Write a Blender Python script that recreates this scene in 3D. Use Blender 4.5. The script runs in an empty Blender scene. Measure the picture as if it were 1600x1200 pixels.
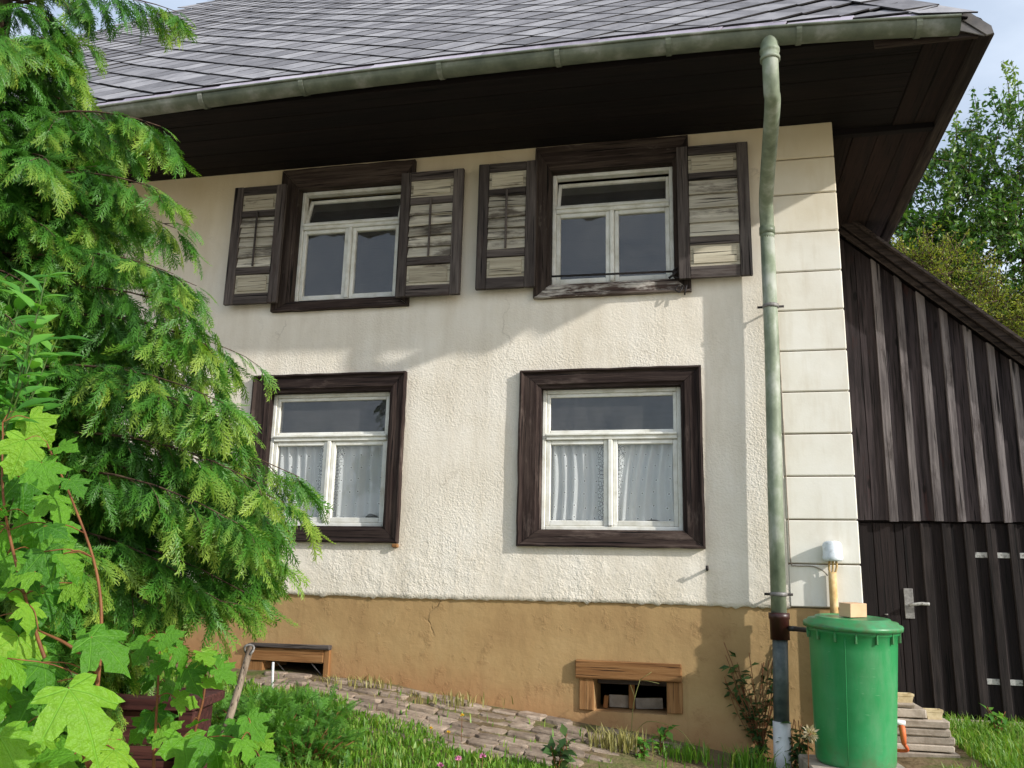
import bpy, bmesh, math, random
import numpy as np
from mathutils import Vector, Matrix

random.seed(7)
rng = np.random.default_rng(7)
S = bpy.context.scene
COL = S.collection
rad = math.radians

# ------------------------------------------------------------------ camera
CAM = Vector((1.2829, -5.9006, 1.0))
YAW, PITCH, ROLL, FPX = 0.224534, 0.228782, 0.0240184, 1367.583
_cy, _sy, _cp, _sp, _cr, _sr = math.cos(YAW), math.sin(YAW), math.cos(PITCH), math.sin(PITCH), math.cos(ROLL), math.sin(ROLL)
FW = Vector((-_sy * _cp, _cy * _cp, _sp))
_r = Vector((_cy, _sy, 0))
_u = _r.cross(FW)
RT = _r * _cr + _u * _sr
UP = _u * _cr - _r * _sr
cd = bpy.data.cameras.new('camera')
cam = bpy.data.objects.new('camera', cd)
COL.objects.link(cam)
m3 = Matrix((RT, UP, -FW)).transposed()
cam.matrix_world = Matrix.Translation(CAM) @ m3.to_4x4()
cd.sensor_width = 36
cd.lens = FPX / 1600 * 36
cd.clip_start = 0.05
cd.clip_end = 3000
S.camera = cam


def at(px, py, Y):
    """world point seen at photo pixel (1600x1200) that lies on the plane y = Y"""
    d = RT * ((px - 800) / FPX) - UP * ((py - 600) / FPX) + FW
    return CAM + d * ((Y - CAM.y) / d.y)


def project(P):
    d = Vector(P) - CAM
    w = d.dot(FW)
    return (800 + FPX * d.dot(RT) / w, 600 - FPX * d.dot(UP) / w, w)


# ------------------------------------------------------------------ light
SUN_T, SUN_E = rad(69.7), rad(25.1)      # from the wall's normal towards the right, elevation
SDIR = Vector((math.sin(SUN_T) * math.cos(SUN_E), -math.cos(SUN_T) * math.cos(SUN_E), math.sin(SUN_E)))
w = bpy.data.worlds.new('World')
S.world = w
w.use_nodes = True
nt = w.node_tree
sky = nt.nodes.new('ShaderNodeTexSky')
sky.sky_type = 'NISHITA'
sky.sun_disc = False
sky.sun_elevation = SUN_E
sky.sun_rotation = math.atan2(SDIR.x, SDIR.y)
sky.air_density = 1.0
sky.dust_density = 2.0
sky.ozone_density = 1.0
# thin bright cloud veil
tc = nt.nodes.new('ShaderNodeTexCoord')
nz = nt.nodes.new('ShaderNodeTexNoise'); nz.inputs['Scale'].default_value = 2.6; nz.inputs['Detail'].default_value = 6
mp = nt.nodes.new('ShaderNodeMapping'); mp.inputs['Scale'].default_value = (1, 1, 2.2); mp.inputs['Location'].default_value = (0.9, 0.2, 0.4)
nt.links.new(tc.outputs['Generated'], mp.inputs[0]); nt.links.new(mp.outputs[0], nz.inputs['Vector'])
rp = nt.nodes.new('ShaderNodeValToRGB'); rp.color_ramp.elements[0].position = 0.40; rp.color_ramp.elements[1].position = 0.72
rp.color_ramp.elements[0].color = (0.38, 0.38, 0.38, 1); rp.color_ramp.elements[1].color = (0.95, 0.95, 0.95, 1)
nt.links.new(nz.outputs['Fac'], rp.inputs[0])
mx = nt.nodes.new('ShaderNodeMixRGB'); mx.inputs[2].default_value = (4.9, 5.45, 6.2, 1)
nt.links.new(rp.outputs[0], mx.inputs[0]); nt.links.new(sky.outputs[0], mx.inputs[1])
nt.links.new(mx.outputs[0], nt.nodes['Background'].inputs[0])
nt.nodes['Background'].inputs[1].default_value = 0.15
sl = bpy.data.lights.new('sun', 'SUN')
sl.energy = 3.4
sl.angle = rad(0.9)
sl.color = (1.0, 0.97, 0.925)
so = bpy.data.objects.new('sun', sl)
COL.objects.link(so)
so.rotation_euler = SDIR.to_track_quat('Z', 'Y').to_euler()
so.location = (8, -6, 8)
S.view_settings.view_transform = 'Standard'
S.view_settings.look = 'None'
S.view_settings.gamma = 1
S.view_settings.exposure = 0.44
S.cycles.max_bounces = 8
S.cycles.transparent_max_bounces = 12


# ------------------------------------------------------------------ materials
def sr(*c):
    """sRGB 0..255 -> linear"""
    return tuple((v / 255 / 12.92 if v / 255 <= .04045 else ((v / 255 + .055) / 1.055) ** 2.4) for v in c)


class NB:
    def __init__(s, name):
        s.m = bpy.data.materials.new(name)
        s.m.use_nodes = True
        s.t = s.m.node_tree
        s.t.nodes.clear()

    def n(s, ty, props=None, **inp):
        nd = s.t.nodes.new(ty)
        for k, v in (props or {}).items():
            setattr(nd, k, v)
        for k, v in inp.items():
            k2 = int(k[1:]) if k[0] == '_' and k[1:].isdigit() else k.replace('_', ' ')
            sk = nd.inputs[k2]
            if isinstance(v, bpy.types.NodeSocket):
                s.t.links.new(v, sk)
            else:
                if isinstance(v, tuple) and len(v) == 3 and sk.type == 'RGBA':
                    v = (*v, 1)
                sk.default_value = v
        return nd

    def math(s, op, a, b=0.0, c=0.0, clamp=False):
        nd = s.n('ShaderNodeMath', dict(operation=op, use_clamp=clamp), _0=a, _1=b, _2=c)
        return nd.outputs[0]

    def mix(s, f, a, b, mode='MIX'):
        return s.n('ShaderNodeMixRGB', dict(blend_type=mode), _0=f, _1=a, _2=b).outputs[0]

    def ramp(s, f, stops, interp='LINEAR'):
        nd = s.n('ShaderNodeValToRGB', _0=f)
        cr = nd.color_ramp
        cr.interpolation = interp
        while len(cr.elements) < len(stops):
            cr.elements.new(0.5)
        for e, (p, c) in zip(cr.elements, stops):
            e.position = p
            if not isinstance(c, tuple):
                c = (c, c, c)
            e.color = (*c, 1)
        return nd.outputs[0]

    def coords(s, rand=True, out='Object'):
        c = s.n('ShaderNodeTexCoord').outputs[out]
        if rand:
            r = s.n('ShaderNodeObjectInfo').outputs['Random']
            v = s.n('ShaderNodeVectorMath', dict(operation='SCALE'), _0=(37.0, 19.0, 53.0))
            s.t.links.new(r, v.inputs['Scale'])
            c = s.n('ShaderNodeVectorMath', dict(operation='ADD'), _0=c, _1=v.outputs[0]).outputs[0]
        return c

    def noise(s, co, scale=5, detail=6, rough=.55, stretch=None, out='Fac', dist=0.0):
        if stretch:
            co = s.n('ShaderNodeMapping', _0=co, Scale=stretch).outputs[0]
        nd = s.n('ShaderNodeTexNoise', Vector=co, Scale=scale, Detail=detail, Roughness=rough, Distortion=dist)
        return nd.outputs[out]

    def bump(s, h, strength, dist, normal=None):
        k = dict(Height=h, Strength=strength, Distance=dist)
        if normal is not None:
            k['Normal'] = normal
        return s.n('ShaderNodeBump', **k).outputs[0]

    def out(s, sh):
        s.t.links.new(sh, s.n('ShaderNodeOutputMaterial').inputs[0])
        return s.m

    def princ(s, col, rough=.8, spec=.3, normal=None, metal=0.0):
        k = dict(Base_Color=col, Roughness=rough, Metallic=metal)
        k['Specular IOR Level'] = spec
        nd = s.n('ShaderNodeBsdfPrincipled')
        for a, v in k.items():
            sk = nd.inputs[a.replace('_', ' ')]
            if isinstance(v, bpy.types.NodeSocket):
                s.t.links.new(v, sk)
            else:
                sk.default_value = (*v, 1) if isinstance(v, tuple) else v
        if normal is not None:
            s.t.links.new(normal, nd.inputs['Normal'])
        return nd.outputs[0]


def wood(name, dark, mid, light, grain=(1, 1, .06), scale=26, knots=0, rough=.85, rand=.5, bump=.7, patch=None, patch_pos=(.52, .62)):
    b = NB(name)
    co = b.coords()
    g = b.noise(co, scale * 1.5, 9, .7, grain, dist=.25)
    big = b.noise(co, 4, 4, .6, (grain[0], grain[1], grain[2] * 3 if grain[2] < 1 else 1))
    f = b.math('ADD', b.math('MULTIPLY', g, .65), b.math('MULTIPLY', big, .35))
    col = b.ramp(f, [(.30, dark), (.46, mid), (.60, light), (.75, mid)])
    if patch:
        pf = b.ramp(b.noise(co, 7, 6, .7, tuple(max(x, .25) for x in grain)), [(patch_pos[0], 0.0), (patch_pos[1], 1.0)])
        col = b.mix(b.math('MULTIPLY', pf, .85), col, patch)
    r = b.n('ShaderNodeObjectInfo').outputs['Random']
    v = b.math('ADD', b.math('MULTIPLY', r, rand), 1 - rand / 2)
    col = b.n('ShaderNodeHueSaturation', Value=v, Color=col).outputs[0]
    # fine drying cracks along the grain
    ck = b.ramp(b.noise(co, scale * 3.2, 3, .5, tuple(x if x >= 1 else x * .5 for x in grain)), [(.33, 0.0), (.40, 1.0)])
    col = b.mix(ck, tuple(x * .35 for x in dark), col)
    if knots:
        kv = b.n('ShaderNodeTexVoronoi', Vector=b.n('ShaderNodeMapping', _0=co, Scale=(1, 1, .45)).outputs[0], Scale=knots).outputs['Distance']
        col = b.mix(b.ramp(kv, [(.07, .85), (.12, .0)]), col, tuple(x * .3 for x in dark))
    n = b.bump(b.math('ADD', g, b.math('MULTIPLY', ck, .5)), bump, .006)
    return b.out(b.princ(col, rough, .25, n))


GV, GH = (1, 1, .05), (.05, 1, 1)
GY = (1, .05, 1)


def simple(name, c1, c2, scale=6, rough=.7, spec=.3, bump=.2, bscale=60, metal=0, rand=.15, bd=.004, c3=None, stretch=None, obj=True):
    b = NB(name)
    co = b.coords(rand=obj)
    stops = [(.34, c1), (.64, c2)]
    if c3:
        stops = [(.32, c1), (.52, c2), (.68, c3)]
    col = b.ramp(b.noise(co, scale, 7, .6, stretch), stops)
    r = b.n('ShaderNodeObjectInfo').outputs['Random']
    col = b.n('ShaderNodeHueSaturation', Value=b.math('ADD', b.math('MULTIPLY', r, rand), 1 - rand / 2), Color=col).outputs[0]
    n = b.bump(b.noise(co, bscale, 5, .6), bump, bd)
    rr = b.ramp(b.noise(co, scale * 2, 4), [(.3, max(rough - .12, .05)), (.7, min(rough + .1, 1))])
    return b.out(b.princ(col, rr, spec, n, metal))


M = {}


def render_wall():
    b = NB('cream_roughcast')
    co = b.n('ShaderNodeNewGeometry').outputs['Position']
    x, y, z = (b.n('ShaderNodeSeparateXYZ', _0=co).outputs[i] for i in range(3))
    base = b.ramp(b.noise(co, 1.6, 6, .6), [(.3, sr(218, 209, 192)), (.5, sr(229, 221, 206)), (.7, sr(234, 228, 216))])
    # grime streaks run down, yellowed just below the eaves
    st = b.ramp(b.noise(co, 3.0, 6, .65, (2.2, 1, .35)), [(.42, 1.0), (.75, .0)])
    base = b.mix(b.math('MULTIPLY', b.math('SUBTRACT', 1.0, st), .28), base, sr(168, 150, 120))
    yel = b.math('MULTIPLY', b.ramp(b.math('ADD', z, b.math('MULTIPLY', b.noise(co, 2.5), .5)), [(0, 0.0), (1, 1.0)]), 1.0)
    yl = b.n('ShaderNodeMapRange', _0=b.math('ADD', z, b.math('MULTIPLY', b.noise(co, 2.5), .6)), _1=3.6, _2=4.5).outputs[0]
    base = b.mix(b.math('MULTIPLY', yl, .55), base, sr(214, 190, 132))
    # hairline cracks
    vo = b.n('ShaderNodeTexVoronoi', dict(feature='DISTANCE_TO_EDGE'), Vector=b.n('ShaderNodeVectorMath', dict(operation='ADD'), _0=co, _1=b.n('ShaderNodeVectorMath', dict(operation='SCALE'), _0=b.noise(co, 3, 5, .6, out='Color'), Scale=.5).outputs[0]).outputs[0], Scale=.75).outputs['Distance']
    ck = b.math('MULTIPLY', b.ramp(vo, [(.0, 1.0), (.006, 0.0)]), b.ramp(b.noise(co, 1.3, 2), [(.52, 0.0), (.62, 1.0)]))
    base = b.mix(b.math('MULTIPLY', ck, .35), base, sr(130, 115, 95))
    fine = b.noise(co, 58, 5, .6)
    vo2 = b.n('ShaderNodeTexVoronoi', Vector=co, Scale=85).outputs['Distance']
    lump = b.noise(co, 9, 5, .65)
    # a crumbling belt low on the wall
    belt = b.math('MULTIPLY', b.n('ShaderNodeMapRange', _0=z, _1=1.5, _2=1.1).outputs[0], b.ramp(lump, [(.45, 0.0), (.6, 1.0)]))
    h = b.math('ADD', b.math('ADD', fine, b.math('MULTIPLY', vo2, .45)), b.math('MULTIPLY', belt, .8))
    patchy = b.ramp(b.noise(co, 1.4, 4, .6), [(.36, .35), (.62, 1.0)])
    calm = b.n('ShaderNodeMapRange', _0=b.math('ADD', z, b.math('MULTIPLY', b.noise(co, 1.8), .5)), _1=2.9, _2=3.5, _3=1.0, _4=.3).outputs[0]
    h = b.math('MULTIPLY', h, b.math('MULTIPLY', patchy, calm))
    n = b.bump(h, .6, .009)
    n = b.bump(b.noise(co, 1.2, 3), .25, .05, n)
    n = b.bump(ck, -.4, .01, n)
    return b.out(b.princ(base, .95, .1, n))


def render_quoin():
    b = NB('smooth_cream_render')
    co = b.n('ShaderNodeNewGeometry').outputs['Position']
    z = b.n('ShaderNodeSeparateXYZ', _0=co).outputs[2]
    base = b.ramp(b.noise(co, 2.2, 7, .6), [(.3, sr(214, 208, 194)), (.5, sr(223, 219, 207)), (.7, sr(229, 226, 217))])
    st = b.ramp(b.noise(co, 5, 6, .65, (2.5, 1, .4)), [(.5, 0.0), (.8, 1.0)])
    base = b.mix(b.math('MULTIPLY', st, .3), base, sr(176, 158, 124))
    yl = b.n('ShaderNodeMapRange', _0=b.math('ADD', z, b.math('MULTIPLY', b.noise(co, 2.5), .6)), _1=3.6, _2=4.5).outputs[0]
    base = b.mix(b.math('MULTIPLY', yl, .6), base, sr(212, 188, 130))
    n = b.bump(b.noise(co, 90, 4), .12, .004)
    n = b.bump(b.noise(co, 6, 4), .2, .012, n)
    return b.out(b.princ(base, .9, .15, n))


def render_plinth():
    b = NB('ochre_brown_plinth_render')
    co = b.n('ShaderNodeNewGeometry').outputs['Position']
    x = b.n('ShaderNodeSeparateXYZ', _0=co).outputs[0]
    z = b.n('ShaderNodeSeparateXYZ', _0=co).outputs[2]
    base = b.ramp(b.noise(co, 2.0, 7, .6), [(.3, sr(156, 126, 86)), (.5, sr(168, 139, 96)), (.7, sr(176, 149, 106))])
    zz = b.math('ADD', z, b.math('MULTIPLY', x, .13))          # height over the sloping ground
    low = b.n('ShaderNodeMapRange', _0=b.math('ADD', zz, b.math('MULTIPLY', b.noise(co, 3.5, 6, .65), -.5)), _1=.22, _2=-.12).outputs[0]
    base = b.mix(b.math('MULTIPLY', low, .7), base, sr(164, 116, 80))
    dirt = b.ramp(b.noise(co, 7, 7, .7), [(.55, 0.0), (.72, 1.0)])
    base = b.mix(b.math('MULTIPLY', dirt, .35), base, sr(130, 96, 64))
    stn = b.ramp(b.noise(co, 4, 6, .7, (3, 1, .4)), [(.55, 0.0), (.8, 1.0)])
    base = b.mix(b.math('MULTIPLY', stn, .4), base, sr(122, 92, 60))
    flk = b.math('MULTIPLY', b.ramp(b.noise(co, 11, 5, .6), [(.70, 0.0), (.715, 1.0)]), b.n('ShaderNodeMapRange', _0=zz, _1=.65, _2=.4).outputs[0])
    base = b.mix(flk, base, sr(205, 196, 180))
    wv = b.n('ShaderNodeVectorMath', dict(operation='ADD'), _0=co, _1=b.n('ShaderNodeVectorMath', dict(operation='SCALE'), _0=b.noise(co, 2.5, 5, .6, out='Color'), Scale=.22).outputs[0]).outputs[0]
    vo = b.n('ShaderNodeTexVoronoi', dict(feature='DISTANCE_TO_EDGE'), Vector=wv, Scale=1.1).outputs['Distance']
    ck = b.math('MULTIPLY', b.ramp(vo, [(.0, 1.0), (.007, 0.0)]), b.ramp(b.noise(co, 1.7, 2), [(.56, 0.0), (.66, 1.0)]))
    base = b.mix(b.math('MULTIPLY', ck, .7), base, sr(84, 58, 36))
    n = b.bump(b.noise(co, 24, 6, .6), .25, .01)
    n = b.bump(b.math('ADD', b.noise(co, 5, 5, .6), b.math('MULTIPLY', dirt, .4)), .45, .02, n)
    n = b.bump(b.math('MULTIPLY', ck, -1.0), .8, .012, n)
    n = b.bump(flk, .4, .006, n)
    return b.out(b.princ(base, .85, .2, n))


M['wall'] = render_wall()
M['quoin'] = render_quoin()
M['plinth'] = render_plinth()
M['joint'] = simple('joint_mortar', sr(150, 136, 110), sr(120, 104, 82), rough=.95)
M['inside'] = simple('room_plaster', (.16, .15, .14), (.2, .19, .18), rough=.95)
M['casing_v'] = wood('dark_brown_casing_upright', sr(17, 11, 10), sr(40, 28, 25), sr(68, 56, 50), GV, patch=sr(112, 98, 90), patch_pos=(.56, .74))
M['casing_h'] = wood('dark_brown_casing_level', sr(17, 11, 10), sr(40, 28, 25), sr(68, 56, 50), GH, patch=sr(112, 98, 90), patch_pos=(.56, .74))
M['oldcas_v'] = wood('weathered_casing_upright', sr(24, 18, 16), sr(50, 40, 35), sr(80, 69, 62), GV, patch=sr(128, 118, 108), patch_pos=(.6, .74))
M['oldcas_h'] = wood('weathered_casing_level', sr(24, 18, 16), sr(50, 40, 35), sr(80, 69, 62), GH, patch=sr(128, 118, 108), patch_pos=(.6, .74))
M['sill_peel'] = wood('peeling_sill', sr(34, 25, 22), sr(66, 52, 46), sr(112, 102, 94), GH, patch=sr(184, 178, 168), patch_pos=(.52, .60))
M['shut_v'] = wood('grey_brown_shutter_upright', sr(36, 31, 29), sr(70, 63, 60), sr(100, 92, 87), GV, rand=.4, patch=sr(58, 42, 37), patch_pos=(.58, .74))
M['shut_h'] = wood('grey_brown_shutter_level', sr(36, 31, 29), sr(70, 63, 60), sr(100, 92, 87), GH, rand=.4, patch=sr(58, 42, 37), patch_pos=(.58, .74))
M['slat'] = wood('pale_weathered_slat', sr(112, 105, 92), sr(172, 165, 148), sr(200, 194, 178), GH, rand=.45, patch=sr(70, 61, 54), patch_pos=(.49, .60))
M['panel'] = wood('pale_weathered_panel', sr(122, 114, 98), sr(174, 165, 144), sr(198, 190, 168), GH, rand=.25, patch=sr(88, 76, 64), patch_pos=(.57, .68))
M['white'] = simple('white_window_paint', sr(205, 202, 188), sr(228, 227, 218), scale=9, rough=.5, spec=.4, bump=.15, bscale=40, c3=sr(236, 236, 230))
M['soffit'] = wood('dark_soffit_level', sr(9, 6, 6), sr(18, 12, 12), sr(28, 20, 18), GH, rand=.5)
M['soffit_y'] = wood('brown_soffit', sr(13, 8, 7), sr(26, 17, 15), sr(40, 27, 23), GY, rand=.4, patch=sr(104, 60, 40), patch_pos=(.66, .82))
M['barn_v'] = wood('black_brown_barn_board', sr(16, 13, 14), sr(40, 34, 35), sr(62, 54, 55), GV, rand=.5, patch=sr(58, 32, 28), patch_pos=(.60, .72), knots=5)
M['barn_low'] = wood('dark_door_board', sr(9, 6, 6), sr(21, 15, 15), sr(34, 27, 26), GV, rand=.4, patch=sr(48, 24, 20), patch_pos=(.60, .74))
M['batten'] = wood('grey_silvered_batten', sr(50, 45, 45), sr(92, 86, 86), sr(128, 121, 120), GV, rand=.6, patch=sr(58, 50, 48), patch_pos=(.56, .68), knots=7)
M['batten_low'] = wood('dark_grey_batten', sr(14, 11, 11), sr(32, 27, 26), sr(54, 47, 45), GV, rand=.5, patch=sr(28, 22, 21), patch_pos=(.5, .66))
M['verge'] = wood('dark_verge_board', sr(20, 16, 15), sr(42, 35, 32), sr(72, 63, 58), (.06, 1, 1), rand=.3)
M['vergey'] = wood('dark_side_verge', sr(22, 17, 16), sr(40, 33, 30), sr(66, 57, 51), GY, rand=.3)
M['cellwood'] = wood('ochre_stained_wood', sr(92, 58, 32), sr(132, 92, 54), sr(158, 118, 76), GH, rand=.2)
M['cellwood_v'] = wood('ochre_stained_upright', sr(92, 58, 32), sr(132, 92, 54), sr(158, 118, 76), GV, rand=.2)
M['bareblock'] = simple('planed_pine', sr(206, 166, 128), sr(218, 182, 144), scale=8, rough=.75, bump=.1, stretch=(1, .1, 1))
M['pole'] = wood('old_handle_wood', sr(54, 44, 38), sr(104, 90, 76), sr(150, 136, 118), GV, rand=.1)
M['boxred'] = wood('red_brown_box', sr(34, 17, 16), sr(62, 32, 29), sr(84, 50, 44), GH, rand=.2)
M['iron'] = simple('black_iron', sr(28, 26, 26), sr(52, 44, 42), rough=.7, spec=.4)
M['zinc'] = simple('green_grey_gutter_zinc', sr(78, 86, 72), sr(104, 110, 94), scale=6, rough=.6, spec=.4, bump=.25, bscale=24, c3=sr(142, 144, 136), rand=.0)
M['zincpipe'] = simple('green_grey_downpipe', sr(92, 102, 82), sr(130, 140, 118), scale=7.0, rough=.55, spec=.4, bump=.2, bscale=30, c3=sr(168, 172, 160), stretch=(1, 1, .6), rand=.0)
M['greypipe'] = simple('dark_grey_pipe', sr(66, 76, 76), sr(98, 106, 104), scale=20, rough=.5, spec=.4)
M['whitepipe'] = simple('white_plastic_pipe', sr(206, 206, 204), sr(226, 226, 226), scale=8, rough=.4, spec=.4, bump=.05)
M['brownplast'] = simple('dark_brown_collar', sr(44, 20, 16), sr(62, 30, 24), rough=.4, spec=.5, bump=.05)
M['blackplast'] = simple('black_hose', (.012, .012, .012), (.02, .02, .02), rough=.45, spec=.5, bump=.05)
M['bin'] = simple('green_barrel_plastic', sr(36, 128, 70), sr(46, 140, 82), scale=2.2, rough=.42, spec=.5, bump=.08, bscale=140, c3=sr(60, 148, 94))
def bin_mat():
    b = NB('green_barrel_plastic')
    co = b.n('ShaderNodeTexCoord').outputs['Object']
    z = b.n('ShaderNodeSeparateXYZ', _0=co).outputs[2]
    col = b.ramp(b.noise(co, 2.4, 5, .6), [(.3, sr(36, 128, 70)), (.5, sr(46, 140, 82)), (.7, sr(60, 148, 94))])
    dust = b.ramp(b.noise(co, 5, 7, .7, (1, 1, .35)), [(.48, 0.0), (.75, 1.0)])
    col = b.mix(b.math('MULTIPLY', dust, .28), col, sr(128, 150, 120))
    scr = b.ramp(b.noise(co, 60, 3, .6, (.25, .25, 1.6)), [(.66, 0.0), (.72, 1.0)])
    col = b.mix(b.math('MULTIPLY', scr, .22), col, sr(150, 186, 150))
    low = b.math('MULTIPLY', b.n('ShaderNodeMapRange', _0=z, _1=.16, _2=.0).outputs[0], b.ramp(b.noise(co, 14, 6, .7), [(.4, 0.0), (.65, 1.0)]))
    col = b.mix(b.math('MULTIPLY', low, .6), col, sr(96, 84, 60))
    n = b.bump(b.noise(co, 140, 3), .08, .004)
    n = b.bump(b.noise(co, 4, 3), .12, .03, n)
    rr = b.math('ADD', .34, b.math('MULTIPLY', dust, .3))
    return b.out(b.princ(col, rr, .5, n))


M['bin'] = bin_mat()
M['cap'] = simple('dusty_white_cap', sr(206, 214, 220), sr(228, 234, 238), scale=14, rough=.6, c3=sr(190, 196, 196))
M['foam'] = simple('yellowed_pipe_wrap', sr(170, 136, 86), sr(198, 166, 112), scale=16, rough=.8, c3=sr(210, 186, 144))
M['concrete'] = simple('grey_concrete_slab', sr(134, 122, 108), sr(166, 154, 140), scale=9, rough=.95, bump=.5, bscale=50, bd=.006, c3=sr(184, 172, 158), rand=.3)
M['tub'] = simple('cast_stone_tub', sr(170, 150, 110), sr(206, 190, 154), scale=18, rough=.95, bump=.5, bscale=70, bd=.006)
M['orange'] = simple('orange_plastic', sr(196, 90, 50), sr(214, 110, 64), rough=.5)
M['stone'] = simple('paving_stone', sr(112, 97, 84), sr(142, 126, 110), scale=8, rough=.95, bump=.8, bscale=26, bd=.014, c3=sr(166, 150, 134), rand=.5)
M['bark'] = wood('bark', sr(40, 30, 24), sr(74, 56, 44), sr(100, 80, 66), GV, scale=14, rand=.1, bump=1.0)
M['redstem'] = simple('red_brown_stem', sr(104, 62, 36), sr(134, 88, 52), rough=.6, scale=20)
M['greenstem'] = simple('green_stem', sr(52, 74, 30), sr(74, 96, 40), rough=.6, scale=20)
M['hinge'] = simple('white_painted_iron', sr(120, 118, 114), sr(172, 171, 166), scale=34, rough=.7, c3=sr(84, 80, 76))
M['dullmetal'] = simple('worn_steel', sr(96, 92, 90), sr(140, 138, 134), scale=30, rough=.5, spec=.6)
M['lead'] = simple('grey_slate_facing', sr(86, 84, 84), sr(118, 114, 112), scale=8, rough=.7)


def slate_mat(name, a, b_, c):
    b = NB(name)
    co = b.n('ShaderNodeNewGeometry').outputs['Position']
    isl = b.n('ShaderNodeNewGeometry').outputs['Random Per Island']
    r = b.math('FRACT', b.math('ADD', b.n('ShaderNodeObjectInfo').outputs['Random'], isl))
    st = b.noise(co, 9, 6, .6, (1, .6, .6))
    col = b.ramp(b.math('ADD', b.math('MULTIPLY', st, .7), b.math('MULTIPLY', r, .3)), [(.34, a), (.52, b_), (.7, c)])
    lich = b.ramp(b.noise(co, 22, 5, .7), [(.62, 0.0), (.72, 1.0)])
    col = b.mix(b.math('MULTIPLY', lich, .3), col, sr(176, 172, 166))
    col = b.n('ShaderNodeHueSaturation', Value=b.math('ADD', b.math('MULTIPLY', r, .18), .91), Color=col).outputs[0]
    n = b.bump(b.noise(co, 60, 5), .4, .004)
    return b.out(b.princ(col, .72, .3, n))


M['slate'] = slate_mat('purple_grey_slate', sr(108, 106, 109), sr(132, 130, 133), sr(154, 152, 154))
M['slate_edge'] = simple('mossy_shadow_slate_edge', sr(34, 34, 34), sr(58, 56, 56), scale=20, rough=.95)  # weathered edges, with shadow lines between slates put into the colour
M['eaveslate'] = slate_mat('pale_violet_slate', sr(140, 134, 146), sr(168, 161, 174), sr(184, 179, 188))


def glass_mat():
    b = NB('old_window_glass')
    co = b.coords()
    n = b.bump(b.noise(co, 3.4, 2, .5), .28, .02)
    geo = b.n('ShaderNodeNewGeometry')
    cosv = b.math('ABSOLUTE', b.n('ShaderNodeVectorMath', dict(operation='DOT_PRODUCT'), _0=geo.outputs['Incoming'], _1=geo.outputs['Normal']).outputs['Value'])
    fr = b.math('ADD', b.math('MULTIPLY', b.math('POWER', b.math('SUBTRACT', 1.0, cosv), 5.0), .96), .042)   # same from both sides
    f = b.math('MULTIPLY', fr, 1.8, clamp=True)
    t = b.n('ShaderNodeBsdfTransparent', Color=(.90, .92, .91)).outputs[0]
    g = b.n('ShaderNodeBsdfGlossy', Color=(1, 1, 1), Roughness=.015, Normal=n).outputs[0]
    dust = b.n('ShaderNodeBsdfDiffuse', Color=(.55, .53, .5)).outputs[0]
    df = b.ramp(b.noise(co, 5, 6, .7, (1, 1, .5)), [(.3, .03), (.75, .13)])
    sh = b.n('ShaderNodeMixShader', _0=f, _1=t, _2=g).outputs[0]
    return b.out(b.n('ShaderNodeMixShader', _0=df, _1=sh, _2=dust).outputs[0])


M['glass'] = glass_mat()


def curtain_mat():
    b = NB('white_embroidered_voile')
    uv = b.n('ShaderNodeTexCoord').outputs['UV']
    u = b.n('ShaderNodeSeparateXYZ', _0=uv).outputs[0]
    # eyelet flowers in a loose grid and a dense lace border along the free edge (u in metres from that edge)
    vo = b.n('ShaderNodeTexVoronoi', dict(voronoi_dimensions='2D'), Vector=uv, Scale=11, Randomness=.3).outputs['Distance']
    hole = b.ramp(vo, [(.05, 1.0), (.07, 0.0)])
    ring = b.math('SUBTRACT', b.ramp(vo, [(.10, 1.0), (.13, 0.0)]), hole, clamp=True)
    vl = b.n('ShaderNodeTexVoronoi', dict(voronoi_dimensions='2D', feature='F1'), Vector=uv, Scale=34, Randomness=.6).outputs['Distance']
    wave = b.math('PINGPONG', vl, .22)
    lace = b.ramp(wave, [(.08, 0.0), (.14, 1.0)])
    border = b.ramp(u, [(.085, 1.0), (.095, 0.0)])
    thread = b.math('MAXIMUM', ring, b.math('MULTIPLY', border, lace))
    open_ = b.math('MULTIPLY', border, b.math('SUBTRACT', 1.0, lace))
    col = b.mix(thread, sr(230, 231, 232), sr(252, 252, 252))
    d = b.n('ShaderNodeBsdfDiffuse', Color=col).outputs[0]
    t = b.n('ShaderNodeBsdfTranslucent', Color=col).outputs[0]
    s1 = b.n('ShaderNodeMixShader', _0=.15, _1=d, _2=t).outputs[0]
    tr = b.n('ShaderNodeBsdfTransparent').outputs[0]
    f = b.math('MAXIMUM', b.math('MULTIPLY', hole, .8), b.math('ADD', b.math('MULTIPLY', open_, .55), b.math('MULTIPLY', b.math('SUBTRACT', 1.0, thread), .08)), clamp=True)
    return b.out(b.n('ShaderNodeMixShader', _0=f, _1=s1, _2=tr).outputs[0])


M['curtain'] = curtain_mat()


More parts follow.
